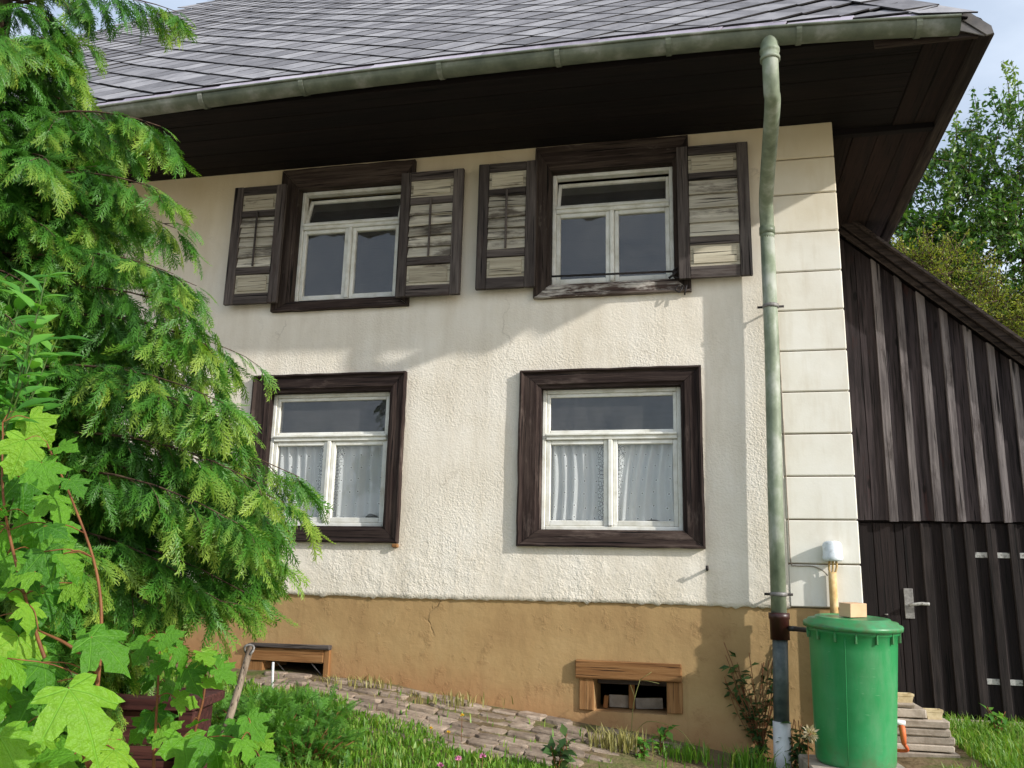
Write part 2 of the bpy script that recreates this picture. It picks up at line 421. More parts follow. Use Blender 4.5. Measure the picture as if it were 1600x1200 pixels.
def leaf_mat(name, c1, c2, c3=None, trans=.35, rough=.45, spec=.35, attr=True, veins=False, tscale=(1.25, 1.35, .5)):
    """tint attribute 0..1 (or object random) runs c1 -> c2 (-> c3)"""
    b = NB(name)
    if attr:
        f = b.n('ShaderNodeAttribute', dict(attribute_name='tint')).outputs['Fac']
    else:
        f = b.n('ShaderNodeObjectInfo').outputs['Random']
    col = b.ramp(f, [(0.0, c1), (.6, c2), (1.0, c3 or c2)])
    nrm = None
    if veins:
        co = b.n('ShaderNodeTexCoord').outputs['Object']
        sx = b.n('ShaderNodeSeparateXYZ', _0=co)
        x, y = sx.outputs[0], sx.outputs[1]
        ang = b.math('ARCTAN2', x, y)
        rr = b.math('SQRT', b.math('ADD', b.math('MULTIPLY', x, x), b.math('MULTIPLY', y, y)))
        pp = b.math('PINGPONG', b.math('ADD', ang, 0.0), .44)
        md = b.math('ABSOLUTE', b.math('SUBTRACT', b.math('MODULO', b.math('ADD', ang, 8.8 + .44), .88), .44))
        dist = b.math('MULTIPLY', md, rr)
        vein = b.ramp(dist, [(.006, 1.0), (.018, 0.0)])
        col = b.mix(b.math('MULTIPLY', vein, .45), col, tuple(min(1, v * 1.5 + .03) for v in c2))
        blot = b.noise(co, 5, 4)
        col = b.n('ShaderNodeHueSaturation', Value=b.math('ADD', b.math('MULTIPLY', blot, .5), .75), Color=col).outputs[0]
        nrm = b.bump(b.math('ADD', b.math('MULTIPLY', vein, -.6), b.noise(co, 9, 3)), .5, .03)
    k = dict(Color=col)
    p = b.princ(col, rough, spec, nrm)
    tcol = b.mix(1.0, col, (*tscale, 1), 'MULTIPLY')
    t = b.n('ShaderNodeBsdfTranslucent', Color=tcol).outputs[0]
    return b.out(b.n('ShaderNodeMixShader', _0=trans, _1=p, _2=t).outputs[0])


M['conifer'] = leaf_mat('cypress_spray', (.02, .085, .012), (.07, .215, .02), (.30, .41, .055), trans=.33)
M['feather'] = leaf_mat('feathery_leaf', (.05, .16, .025), (.11, .28, .035), (.2, .36, .06), trans=.35)
M['maple'] = leaf_mat('maple_leaf', (.05, .18, .014), (.12, .32, .02), (.23, .43, .03), trans=.42, attr=False, veins=True)
M['shrubleaf'] = leaf_mat('long_glossy_leaf', (.05, .18, .025), (.10, .29, .04), (.15, .36, .05), trans=.3, attr=False, rough=.35)
M['cherry'] = leaf_mat('cherry_leaf', (.03, .085, .016), (.095, .21, .036), (.20, .28, .07), trans=.33, rough=.35, spec=.5)
M['yellowbush'] = leaf_mat('yellow_green_leaf', (.11, .16, .02), (.25, .29, .04), (.40, .38, .06), trans=.35)
M['weed'] = leaf_mat('weed_leaf', (.02, .05, .014), (.05, .11, .03), (.10, .16, .04), trans=.25)
M['grass'] = leaf_mat('grass_blade', (.06, .17, .018), (.16, .32, .03), (.40, .40, .12), trans=.33)
M['drygrass'] = leaf_mat('dry_grass_blade', (.20, .20, .06), (.36, .32, .12), (.5, .42, .2), trans=.25)
M['dryflower'] = leaf_mat('dried_flower', (.35, .28, .16), (.52, .44, .30), (.62, .56, .42), trans=.2)
M['pink'] = simple('clover_pink', sr(190, 110, 150), sr(214, 140, 176), rough=.7)
M['yellow'] = simple('small_yellow_petal', sr(224, 180, 30), sr(238, 200, 50), rough=.6)


def ground_mat():
    b = NB('soil_and_moss')
    co = b.n('ShaderNodeNewGeometry').outputs['Position']
    col = b.ramp(b.noise(co, 3.2, 8, .65), [(.34, sr(84, 72, 52)), (.5, sr(120, 104, 80)), (.66, sr(86, 98, 50))])
    y = b.n('ShaderNodeSeparateXYZ', _0=co).outputs[1]
    bounce_ramp = b.ramp(b.math('ADD', b.math('MULTIPLY', y, -1.0), b.math('MULTIPLY', b.noise(co, 2.5, 5), .8)), [(0, 0.0), (1, 1.0)])
    yf = b.n('ShaderNodeMapRange', _0=b.math('ADD', b.math('MULTIPLY', y, -1.0), b.noise(co, 2.5, 5)), _1=4.2, _2=4.6).outputs[0]
    bounce_col = b.ramp(b.noise(co, 45, 4, .7), [(.3, sr(158, 148, 130)), (.7, sr(200, 190, 172))])  # pale gravel out of view, added to bounce light onto the wall
    col = b.mix(yf, col, bounce_col)
    n = b.bump(b.noise(co, 22, 6), .7, .03)
    return b.out(b.princ(col, .95, .1, n))


M['ground'] = ground_mat()

# ------------------------------------------------------------------ object helpers
WM = {}
NONE = Matrix.Identity(4)


def reg(o, Mx, parent=None):
    COL.objects.link(o)
    if parent is not None:
        o.parent = parent
        o.matrix_parent_inverse = WM[parent].inverted()
    o.matrix_basis = Mx
    WM[o] = Mx.copy()
    return o


def empty(name, loc, label=None, cat=None, group=None, parent=None):
    o = bpy.data.objects.new(name, None)
    o.empty_display_size = .1
    reg(o, Matrix.Translation(Vector(loc)), parent)
    return tag(o, label, cat, group)


def tag(o, label=None, cat=None, group=None, kind=None):
    for k, v in (('label', label), ('category', cat), ('group', group), ('kind', kind)):
        if v:
            o[k] = v
    return o


def mesh(name, verts, faces, smooth=False):
    me = bpy.data.meshes.new(name)
    me.from_pydata([tuple(v) for v in verts], [], faces)
    me.update()
    if smooth:
        me.polygons.foreach_set('use_smooth', [True] * len(me.polygons))
    return me


def obj(name, me, mat, parent=None, Mx=NONE):
    o = bpy.data.objects.new(name, me)
    if mat is not None and not me.materials:
        me.materials.append(mat)
    return reg(o, Mx, parent)


def big_mesh(name, V, F, mat, tint=None, smooth=False):
    """V (n,3) F (m,k) numpy; tint per vertex"""
    me = bpy.data.meshes.new(name)
    k = F.shape[1]
    me.vertices.add(len(V)); me.vertices.foreach_set('co', V.astype(np.float32).ravel())
    me.loops.add(F.size); me.loops.foreach_set('vertex_index', F.astype(np.int32).ravel())
    me.polygons.add(len(F)); me.polygons.foreach_set('loop_start', np.arange(0, F.size, k, dtype=np.int32))
    if tint is not None:
        a = me.attributes.new('tint', 'FLOAT', 'POINT'); a.data.foreach_set('value', tint.astype(np.float32))
    me.update(calc_edges=True)
    if smooth:
        me.polygons.foreach_set('use_smooth', np.ones(len(F), bool))
    me.materials.append(mat)
    return me


def box_me(sx, sy, sz, bev=.003, rough=0.0, cuts=0):
    bm = bmesh.new()
    bmesh.ops.create_cube(bm, size=1)
    bmesh.ops.scale(bm, vec=(sx, sy, sz), verts=bm.verts)
    if bev:
        bmesh.ops.bevel(bm, geom=list(bm.edges), offset=min(bev, .3 * min(sx, sy, sz)), segments=1, affect='EDGES')
    if rough:
        for v in bm.verts:
            v.co += Vector((random.uniform(-1, 1), random.uniform(-1, 1), random.uniform(-1, 1))) * rough
    me = bpy.data.meshes.new('board')
    bm.to_mesh(me)
    bm.free()
    return me


def box(name, x0, x1, y0, y1, z0, z1, mat, parent=None, bev=.003, rough=0.0, rot=None):
    c = Vector(((x0 + x1) / 2, (y0 + y1) / 2, (z0 + z1) / 2))
    Mx = Matrix.Translation(c)
    if rot:
        Mx = Mx @ Matrix.Rotation(rot[1], 4, rot[0])
    return obj(name, box_me(abs(x1 - x0), abs(y1 - y0), abs(z1 - z0), bev, rough), mat, parent, Mx)


def tube_data(pts, radii, seg=10, cap=True):
    pts = [Vector(p) for p in pts]
    if not hasattr(radii, '__len__'):
        radii = [radii] * len(pts)
    V, F = [], []
    prev = None
    for i, p in enumerate(pts):
        a = pts[max(i - 1, 0)]; b = pts[min(i + 1, len(pts) - 1)]
        t = (b - a).normalized()
        if prev is None:
            n = t.orthogonal().normalized()
        else:
            n = (prev - t * prev.dot(t))
            n = n.normalized() if n.length > 1e-6 else t.orthogonal().normalized()
        prev = n
        bt = t.cross(n)
        for k in range(seg):
            an = 2 * math.pi * k / seg
            V.append(p + (n * math.cos(an) + bt * math.sin(an)) * radii[i])
    for i in range(len(pts) - 1):
        for k in range(seg):
            k2 = (k + 1) % seg
            F.append((i * seg + k, i * seg + k2, (i + 1) * seg + k2, (i + 1) * seg + k))
    if cap:
        F.append(tuple(range(seg - 1, -1, -1)))
        F.append(tuple(range((len(pts) - 1) * seg, len(pts) * seg)))
    return V, F


def tube(name, pts, radii, mat, parent=None, seg=10):
    pts = [Vector(p) for p in pts]
    o = pts[0]
    V, F = tube_data([p - o for p in pts], radii, seg)
    return obj(name, mesh(name, V, F, True), mat, parent, Matrix.Translation(o))


def tubes_joined(name, chains, mat, parent=None, seg=6, origin=(0, 0, 0)):
    V, F = [], []
    o = Vector(origin)
    for pts, r in chains:
        v, f = tube_data([Vector(p) - o for p in pts], r, seg)
        b0 = len(V)
        V += v
        F += [tuple(i + b0 for i in q) for q in f]
    return obj(name, mesh(name, V, F, True), mat, parent, Matrix.Translation(o))


def smooth_path(pts, n=6):
    pts = [Vector(p) for p in pts]
    P = [pts[0] * 2 - pts[1]] + pts + [pts[-1] * 2 - pts[-2]]
    out = []
    for i in range(1, len(P) - 2):
        for k in range(n):
            t = k / n
            p0, p1, p2, p3 = P[i - 1:i + 3]
            out.append(.5 * ((2 * p1) + (p2 - p0) * t + (2 * p0 - 5 * p1 + 4 * p2 - p3) * t * t + (3 * p1 - p0 - 3 * p2 + p3) * t ** 3))
    out.append(pts[-1])
    return out


def lathe(name, prof, mat, parent=None, loc=(0, 0, 0), seg=48, close=True):
    V, F = [], []
    for r, z in prof:
        for k in range(seg):
            a = 2 * math.pi * k / seg
            V.append((r * math.cos(a), r * math.sin(a), z))
    for i in range(len(prof) - 1):
        for k in range(seg):
            k2 = (k + 1) % seg
            F.append((i * seg + k, i * seg + k2, (i + 1) * seg + k2, (i + 1) * seg + k))
    if close:
        F.append(tuple(range(seg - 1, -1, -1)))
        F.append(tuple(range((len(prof) - 1) * seg, len(prof) * seg)))
    return obj(name, mesh(name, V, F, True), mat, parent, Matrix.Translation(Vector(loc)))


def prism(name, poly, y0, y1, mat, parent=None):
    """polygon in xz extruded from y0 to y1"""
    n = len(poly)
    cx = sum(p[0] for p in poly) / n; cz = sum(p[1] for p in poly) / n; cyy = (y0 + y1) / 2
    V = [(p[0] - cx, y0 - cyy, p[1] - cz) for p in poly] + [(p[0] - cx, y1 - cyy, p[1] - cz) for p in poly]
    F = [tuple(range(n)), tuple(range(2 * n - 1, n - 1, -1))] + [(i, i + n, (i + 1) % n + n, (i + 1) % n) for i in range(n)]
    bm = bmesh.new()
    me = mesh(name, V, F)
    bm.from_mesh(me); bmesh.ops.recalc_face_normals(bm, faces=bm.faces); bm.to_mesh(me); bm.free()
    return obj(name, me, mat, parent, Matrix.Translation((cx, cyy, cz)))


# ------------------------------------------------------------------ ground
_bx = [-3.0, -1.86, -1.28, -.72, -.14, .33, 1.05, 1.6, 2.2, 3.0, 6.0]
_bz = [.46, .40, .38, .325, .243, .195, .088, .015, .0, .02, .04]


def gz(x, y):
    b = float(np.interp(x, _bx, _bz))
    if y < 0:
        k = max(y, -9.0)
        b += .10 * k * min(1, max(0, (12 - abs(x)) / 6))
    else:
        b += min(y, 3) * .012
    return b


def make_ground():
    xs = sorted(set([-900, -200, -60, -25] + [round(-12 + .5 * i, 3) for i in range(49)] + [round(-2.6 + .2 * i, 3) for i in range(30)] + [25, 60, 200, 900]))
    ys = sorted(set([-900, -200, -60, -25] + [round(-12 + .5 * i, 3) for i in range(49)] + [round(-3 + .2 * i, 3) for i in range(20)] + [25, 60, 200, 900]))
    V = [(x, y, gz(x, y) + (.012 * math.sin(x * 5.1 + y * 3.3) * math.sin(y * 4.7 - x * 2) if abs(x) < 12 and abs(y) < 12 else 0)) for y in ys for x in xs]
    nx = len(xs)
    F = [(j * nx + i, j * nx + i + 1, (j + 1) * nx + i + 1, (j + 1) * nx + i) for j in range(len(ys) - 1) for i in range(nx - 1)]
    tag(obj('ground', mesh('ground', V, F, True), M['ground']), kind='structure')


make_ground()

# ------------------------------------------------------------------ house
XC, XL = 2.188, -5.3
ZT, ZP = 4.212, .922
DEP = 9.0
house = empty('farmhouse', (0, 0, 0), 'old cream farmhouse with brown plinth, weathered shutters and slate roof', 'house')

WIN = {  # outer casing x0,x1,z0,z1 ; casing widths l,r,t,b
    'LR': ((0.0, 1.25, 1.275, 2.494), (.15, .14, .125, .115)),
    'LL': ((-2.062, -.846, 1.285, 2.518), (.135, .125, .13, .115)),
    'UL': ((-1.972, -.86, 3.021, 4.20), (.14, .11, .155, .085)),
    'UR': ((.085, 1.20, 3.024, 4.205), (.115, .115, .185, .105)),
}


def opening(k):
    (x0, x1, z0, z1), (l, r, t, b) = WIN[k]
    return (x0 + l * .6, x1 - r * .6, z0 + b * .6, z1 - t * .6)


CEL = {'CL': (-1.80, -1.345, .28, .475), 'CR': (.525, .985, .245, .445)}


def holed_wall(name, x0, x1, z0, z1, holes, y0, y1, mat, parent):
    xs = sorted(set([x0, x1] + [v for h in holes for v in h[:2]]))
    zs = sorted(set([z0, z1] + [v for h in holes for v in h[2:]]))
    V, F, ix = [], [], {}

    def v(x, y, z):
        k = (round(x, 5), round(y, 5), round(z, 5))
        if k not in ix:
            ix[k] = len(V); V.append(k)
        return ix[k]

    def inside(x, z):
        return any(h[0] < x < h[1] and h[2] < z < h[3] for h in holes)
    for i in range(len(xs) - 1):
        for j in range(len(zs) - 1):
            a, b, c, d = xs[i], xs[i + 1], zs[j], zs[j + 1]
            if inside((a + b) / 2, (c + d) / 2):
                continue
            F.append((v(a, y0, c), v(b, y0, c), v(b, y0, d), v(a, y0, d)))
            F.append((v(a, y1, d), v(b, y1, d), v(b, y1, c), v(a, y1, c)))
    for (a, b, c, d) in holes + [(x0, x1, z0, z1)]:
        F += [(v(a, y0, c), v(a, y1, c), v(b, y1, c), v(b, y0, c)), (v(a, y0, d), v(b, y0, d), v(b, y1, d), v(a, y1, d)),
              (v(a, y0, c), v(a, y0, d), v(a, y1, d), v(a, y1, c)), (v(b, y0, c), v(b, y1, c), v(b, y1, d), v(b, y0, d))]
    return obj(name, mesh(name, V, F), mat, parent)


holed_wall('wall', XL, 1.756, ZP, ZT + .3, [opening(k) for k in WIN], -.012, .32, M['wall'], house)
holed_wall('plinth', XL, XC - .004, -.6, ZP - .003, list(CEL.values()), 0.0, .35, M['plinth'], house)
ev, ef = [], []
nE = 260
for q in range(nE + 1):
    xq = XL + (1.752 - XL) * q / nE
    zq = ZP - .006 + .004 * math.sin(xq * 2.3) + random.uniform(-.0045, .0045) - (.012 if random.random() < .04 else 0)
    ev += [(xq, -.0135, ZP + .03), (xq, -.0145 - random.uniform(0, .003), zq + .004), (xq, .0, zq)]
for q in range(nE):
    for r_ in range(2):
        ef.append((q * 3 + r_ + 1, q * 3 + r_ + 4, q * 3 + r_ + 3, q * 3 + r_))
obj('plaster_edge', mesh('plaster_edge', ev, ef, True), M['wall'], house)
# corner block work
box('quoin_backing', 1.757, XC - .012, .002, .32, ZP, ZT + .3, M['joint'], house, bev=0)
qz = [ZP + .001, 1.19, 1.466, 1.743, 2.019, 2.298, 2.577, 2.858, 3.133, 3.418, 3.699, 3.965, ZT + .02]
for a, b in zip(qz[:-1], qz[1:]):
    box('quoin_block', 1.757, XC, -.018 + random.uniform(-.002, .002), .06, a + .004, b - .004, M['quoin'], house, bev=.006)
# rest of the shell
box('side_wall', XC - .34, XC - .006, .325, DEP, -.6, ZT + .3, M['quoin'], house, bev=0)
box('side_wall', XL, XL + .3, .325, DEP, -.6, ZT + .3, M['wall'], house, bev=0)
box('rear_wall', XL + .3, XC - .34, DEP - .3, DEP, -.6, ZT + .3, M['wall'], house, bev=0)
box('partition_wall', XL + .3, XC - .34, 3.6, 3.7, -.6, ZT + .3, M['inside'], house, bev=0)
box('floor_slab', XL + .3, XC - .34, .36, DEP - .3, 2.62, 2.80, M['inside'], house, bev=0)
box('floor_slab', XL + .3, XC - .34, .36, DEP - .3, .72, .86, M['inside'], house, bev=0)
box('ceiling', XL, XC - .01, .33, DEP, ZT + .301, ZT + .36, M['inside'], house, bev=0)


# ---- windows
def casing(parent, rect, wd, mv, mh, yf=-.04, yb=.09, sag=0.0, sill=None):
    x0, x1, z0, z1 = rect
    prof = [(0, -.010), (0, yf - .010), (.10, yf - .014), (.17, yf - .002), (.22, yf + .004), (.80, yf + .006), (.86, yf + .016), (1.0, yf + .022), (1.0, yb), (.0, yb)]
    l, r, t, b = wd
    C = [((x0, z0), (l, b)), ((x1, z0), (-r, b)), ((x1, z1), (-r, -t)), ((x0, z1), (l, -t))]
    for i in range(4):
        A, B = C[i], C[(i + 1) % 4]
        n = len(prof)
        NS = 14
        V = []
        for q in range(NS + 1):
            f = q / NS
            jt = random.uniform(-.0022, .0022)
            for k, (p, y) in enumerate(prof):
                pa = Vector((A[0][0] + A[1][0] * p, y, A[0][1] + A[1][1] * p))
                pb_ = Vector((B[0][0] + B[1][0] * p, y, B[0][1] + B[1][1] * p))
                dv = (pb_ - pa).normalized() * .0015
                v = (pa + dv).lerp(pb_ - dv, f)
                if 0 < q < NS and k < 8:
                    j2 = Vector((random.uniform(-1, 1), random.uniform(-1, 1), random.uniform(-1, 1))) * .0012
                    v = v + j2 + (Vector((0, 0, jt)) if i in (0, 2) else Vector((jt, 0, 0))) * (1 if k < 4 else .3)
                V.append(v)
        cen = sum(V, Vector()) / len(V)
        F = [(q * n + k, q * n + (k + 1) % n, (q + 1) * n + (k + 1) % n, (q + 1) * n + k) for q in range(NS) for k in range(n)] + [tuple(range(n - 1, -1, -1)), tuple(range(NS * n, NS * n + n))]
        me = mesh('casing_board', [v - cen for v in V], F)
        bm = bmesh.new(); bm.from_mesh(me); bmesh.ops.recalc_face_normals(bm, faces=bm.faces); bm.to_mesh(me); bm.free()
        mt = mh if i in (0, 2) else mv
        if i == 0 and sill:
            mt = sill
        obj('casing_board', me, mt, parent, Matrix.Translation(cen))


def frame4(parent, name, x0, x1, z0, z1, w, y0, y1, mat, bot=None, Mx=None):
    """four white bars round a light"""
    b = bot or w
    parts = [(x0, x0 + w, z0, z1), (x1 - w, x1, z0, z1), (x0 + w + .0005, x1 - w - .0005, z1 - w, z1), (x0 + w + .0005, x1 - w - .0005, z0, z0 + b)]
    for (a, c, d, e) in parts:
        o = box(name, a, c, y0, y1, d, e, mat, None if Mx else parent, bev=.004)
        if Mx:
            o.parent = parent; o.matrix_parent_inverse = WM[parent].inverted(); o.matrix_basis = Mx @ WM[o]; WM[o] = o.matrix_basis.copy()


def pane(parent, x0, x1, z0, z1, y, Mx=NONE):
    V = [(x0, y, z0), (x1, y, z0), (x1, y, z1), (x0, y, z1)]
    cen = Vector(((x0 + x1) / 2, y, (z0 + z1) / 2))
    obj('pane', mesh('pane', [Vector(v) - cen for v in V], [(0, 1, 2, 3)]), M['glass'], parent, Mx @ Matrix.Translation(cen))


def window(k, label, upper):
    rect, wd = WIN[k]
    x0, x1, z0, z1 = rect
    l, r, t, b = wd
    win = empty('window', ((x0 + x1) / 2, 0, z0), parent=house)
    win['label'] = label
    if upper:
        casing(win, rect, wd, M['oldcas_v'], M['oldcas_h'], sill=M['sill_peel'] if k == 'UR' else M['casing_h'])
    else:
        casing(win, rect, wd, M['casing_v'], M['casing_h'])
    X0, X1, Z0, Z1 = x0 + l + .001, x1 - r - .001, z0 + b + .001, z1 - t - .001
    yA = .045 if not upper else .05
    fw = .028
    # fixed frame
    frame4(win, 'frame_bar', X0, X1, Z0, Z1, fw, yA, yA + .06, M['white'])
    H = Z1 - Z0
    zt = Z0 + H * (.655 if not upper else .675)
    xm = (X0 + X1) / 2 + (-.003 if k == 'LR' else 0)
    box('transom', X0 + fw, X1 - fw, yA - .008, yA + .05, zt - .022, zt + .022, M['white'], win, bev=.005)
    box('transom', X0 + fw, X1 - fw, yA - .022, yA - .009, zt + .006, zt + .024, M['white'], win, bev=.004)
    box('mullion', xm - .016, xm + .016, yA - .010, yA + .05, Z0 + fw, zt - .023, M['white'], win, bev=.006)
    g = .0015
    for (a, c) in ((X0 + fw + g, xm - .016 - g), (xm + .016 + g, X1 - fw - g)):
        frame4(win, 'sash_bar', a, c, Z0 + fw + g, zt - .022 - g, .03, yA + .008, yA + .045, M['white'], bot=.036)
        pane(win, a + .028, c - .028, Z0 + fw + .034, zt - .05, yA + .028)
    # top light
    a, c, d, e = X0 + fw + g, X1 - fw - g, zt + .022 + g, Z1 - fw - g
    Mx = NONE
    if upper:   # tilted inwards
        piv = Matrix.Translation((0, yA + .03, d))
        Mx = piv @ Matrix.Rotation(rad(-17), 4, 'X') @ piv.inverted()
        frame4(win, 'top_light_bar', a, c, d, e, .024, yA + .012, yA + .04, M['white'], Mx=Mx)
        pane(win, a + .022, c - .022, d + .022, e - .022, yA + .028, Mx)
    else:
        frame4(win, 'top_light_bar', a, c, d, e, .024, yA + .01, yA + .042, M['white'])
        pane(win, a + .022, c - .022, d + .022, e - .022, yA + .028)
    return win, (X0 + fw, X1 - fw, Z0 + fw, zt, xm, yA)


wLR, iLR = window('LR', 'lower window with dark brown casing nearest the downpipe', False)
wLL, iLL = window('LL', 'lower window half hidden by the conifer', False)
wUL, iUL = window('UL', 'upper window with tilted top light nearest the conifer', True)
wUR, iUR = window('UR', 'upper window with peeling sill and iron bar', True)
# bar with its bracket across the upper right window
tube('guard_bar', [at(862, 432, -.03), at(1052, 424, -.03)], .008, M['iron'], wUR, 8)
pb = at(1052, 424, -.035)
tubes_joined('bar_bracket', [(smooth_path([pb, pb + Vector((.02, -.03, -.02)), pb + Vector((-.03, -.03, -.06))]), .008),
                             (smooth_path([pb + Vector((.03, 0, .03)), pb, pb + Vector((.01, -.02, -.05)), pb + Vector((.05, -.02, -.06))]), .007)], M['iron'], wUR, origin=pb)
ph = at(1066, 450, -.06)
tubes_joined('shutter_catch', [(smooth_path([ph + Vector((0, .03, .03)), ph, ph + Vector((-.02, -.01, -.03)), ph + Vector((-.045, 0, -.01)), ph + Vector((-.03, 0, .02))]), .005),
                               ([ph + Vector((.03, 0, .02)), ph + Vector((.015, 0, -.05))], .006)], M['iron'], wUR, origin=ph)


# ---- shutters
def shutter(name, x0, x1, z0, z1, label, rod=True, tilt=0.0, slats=5, yb=-.062):
    s = empty(name, ((x0 + x1) / 2, yb, z0), parent=house)
    s['label'] = label
    W_, H = x1 - x0, z1 - z0
    y0, y1 = yb - .034, yb
    sw = .078
    j = lambda: random.uniform(-.002, .002)
    box('stile', x0, x0 + sw, y0 + j(), y1, z0, z1, M['shut_v'], s, .004, .0012)
    box('stile', x1 - sw, x1, y0 + j(), y1, z0, z1, M['shut_v'], s, .004, .0012)
    a, b = x0 + sw + .001, x1 - sw - .001
    rails = [(0, .085), (.245, .305), (.735, .79), (.93, 1.0)]
    for (p, q) in rails:
        box('rail', a, b, y0 + .002 + j(), y1 - .002, z0 + p * H, z0 + q * H, M['shut_h'], s, .004, .001)
    for (p, q) in ((.085, .245), (.79, .93)):
        box('panel', a, b, y0 + .014, y1 - .004, z0 + p * H + .001, z0 + q * H - .001, M['panel'], s, .002)
        box('panel_field', a + .022, b - .022, y0 + .006, y0 + .0135, z0 + p * H + .022, z0 + q * H - .022, M['panel'], s, .005)
    zz0, zz1 = z0 + .307 * H, z0 + .733 * H
    hh = (zz1 - zz0) / slats
    for i in range(slats):
        zc = zz0 + hh * (i + .5)
        o = box('slat', a + .001, b - .001, y0 + .012, y0 + .020, zc - hh * .53, zc + hh * .53, M['slat'], s, .003, .0015, rot=('X', rad(-13 + random.uniform(-4, 4))))
        o.matrix_basis = o.matrix_basis @ Matrix.Rotation(random.uniform(-.03, .03), 4, 'Y')
    if rod:
        box('control_rod', (a + b) / 2 - .008, (a + b) / 2 + .008, y0 - .012, y0 - .001, zz0 + .0, zz1 + .04, M['shut_v'], s, .003)
    return s


shutter('shutter', -2.352, -1.905, 3.08, 4.06, 'most weathered shutter, beside the conifer')
shutter('shutter', -.945, -.450, 3.068, 4.062, 'shutter with a crisp slat rod between the two upper windows', yb=-.072)
shutter('shutter', -.336, .104, 3.098, 4.085, 'shutter left of the barred upper window')
shutter('shutter', 1.118, 1.610, 3.098, 4.09, 'shutter beside the downpipe without a slat rod', rod=False, slats=4, yb=-.066)

# ---- cellar windows
cw = empty('cellar_window', (.75, 0, .24), parent=house)
cw['label'] = 'cellar window with ochre wooden surround in the plinth'
box('lintel', .406, 1.081, -.035, .10, .447, .556, M['cellwood'], cw, .006, .003)
box('jamb', .43, .524, -.018, .10, .25, .445, M['cellwood_v'], cw, .005, .002)
box('jamb', .986, 1.083, -.018, .10, .255, .445, M['cellwood_v'], cw, .005, .002)
box('frame_bar', .526, .984, .16, .19, .40, .44, M['shut_h'], cw, .003)
box('frame_bar', .73, .77, .16, .19, .25, .40, M['cellwood_v'], cw, .003)
box('frame_bar', .57, .60, .13, .155, .25, .33, M['cellwood_v'], cw, .003, rot=('Y', .1))
box('cover_sheet', .60, .728, .192, .2, .252, .33, M['concrete'], cw, .002)
box('cover_sheet', .772, .95, .192, .2, .252, .32, M['concrete'], cw, .002, rot=('Y', -.05))
cl = empty('cellar_window', (-1.6, 0, .28), parent=house)
cl['label'] = 'cellar opening with a broad ochre board behind the leaning pole'
box('lintel', -1.90, -1.345, -.03, .06, .462, .552, M['cellwood'], cl, .005, .003)
box('cover_strip', -1.915, -1.30, -.045, .05, .554, .582, M['shut_h'], cl, .005, .004)
box('jamb', -1.343, -1.302, -.028, .08, .30, .552, M['cellwood_v'], cl, .004, .002)
box('jamb', -1.93, -1.80, -.02, .08, .30, .46, M['cellwood_v'], cl, .004, .002)
tube('wire', [(-1.72, .02, .46), (-1.63, .05, .36)], .004, M['dullmetal'], cl, 5)
tube('wire', [(-1.45, .0, .465), (-1.37, .02, .38)], .004, M['dullmetal'], cl, 5)

# ---- eaves
EA = 45.0
YE, ZE = -1.06, 4.325        # lower edge of the slating
XE = 2.88                    # side eaves


def arch(x):
    a = .042 * (1 - ((x - .2) / 2.5) ** 2)
    if x > 1.2:
        a -= .040 * ((x - 1.2) / 1.6) ** 2
    return max(-.05, a)


def arch_r(x):
    return arch(x) - (.032 * ((x - 1.2) / 1.6) ** 2 if x > 1.2 else 0)


soff = empty('soffit', (0, -.5, ZT), parent=house)
ys = [-.985, -.77, -.56, -.34, -.13, .12]
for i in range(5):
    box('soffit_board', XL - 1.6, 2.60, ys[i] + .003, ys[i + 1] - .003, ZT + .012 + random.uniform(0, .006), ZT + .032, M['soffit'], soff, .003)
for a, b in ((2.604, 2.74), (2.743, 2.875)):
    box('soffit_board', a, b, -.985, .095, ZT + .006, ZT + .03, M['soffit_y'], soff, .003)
xs = [XC + .004, 2.36, 2.53, 2.70, 2.875]
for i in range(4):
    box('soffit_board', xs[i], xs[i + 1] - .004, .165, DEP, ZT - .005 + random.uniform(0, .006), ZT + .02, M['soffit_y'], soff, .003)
box('beam', XC + .004, 2.87, .10, .16, ZT - .03, ZT + .05, M['soffit'], soff, .004)
fas = box('fascia', XL - 1.6, 2.62, -1.005, -.987, ZT - .02, ZT + .12, M['soffit'], house, .003)
box('fascia', 2.30, 2.86, -1.012, -.989, ZT - .075, ZT - .005, M['oldcas_h'], house, .004, .002)
# slate clad edge along the side eaves, chamfered
prism('side_eave_facing', [(2.70, ZT + .085), (2.80, ZT + .085), (2.925, ZT - .030), (2.938, ZT - .075), (2.918, ZT - .080), (2.878, ZT - .025), (2.878, ZT + .035), (2.70, ZT + .035)], -1.02, DEP, M['vergey'], house)
prism('end_facing', [(2.715, ZT + .087), (2.80, ZT + .087), (2.922, ZT - .030), (2.930, ZT - .076), (2.895, ZT - .085)], -1.036, -1.0215, M['lead'], house)
prism('end_facing', [(2.705, ZT + .085), (2.885, ZT - .085), (2.70, ZT - .012)], -1.030, -1.0212, M['lead'], house)

# ---- gutter
gut = empty('gutter', (0, -1.08, ZT), parent=house)
GYC, GR = -1.085, .068


def gz_(x):
    return 4.226 + arch(x)


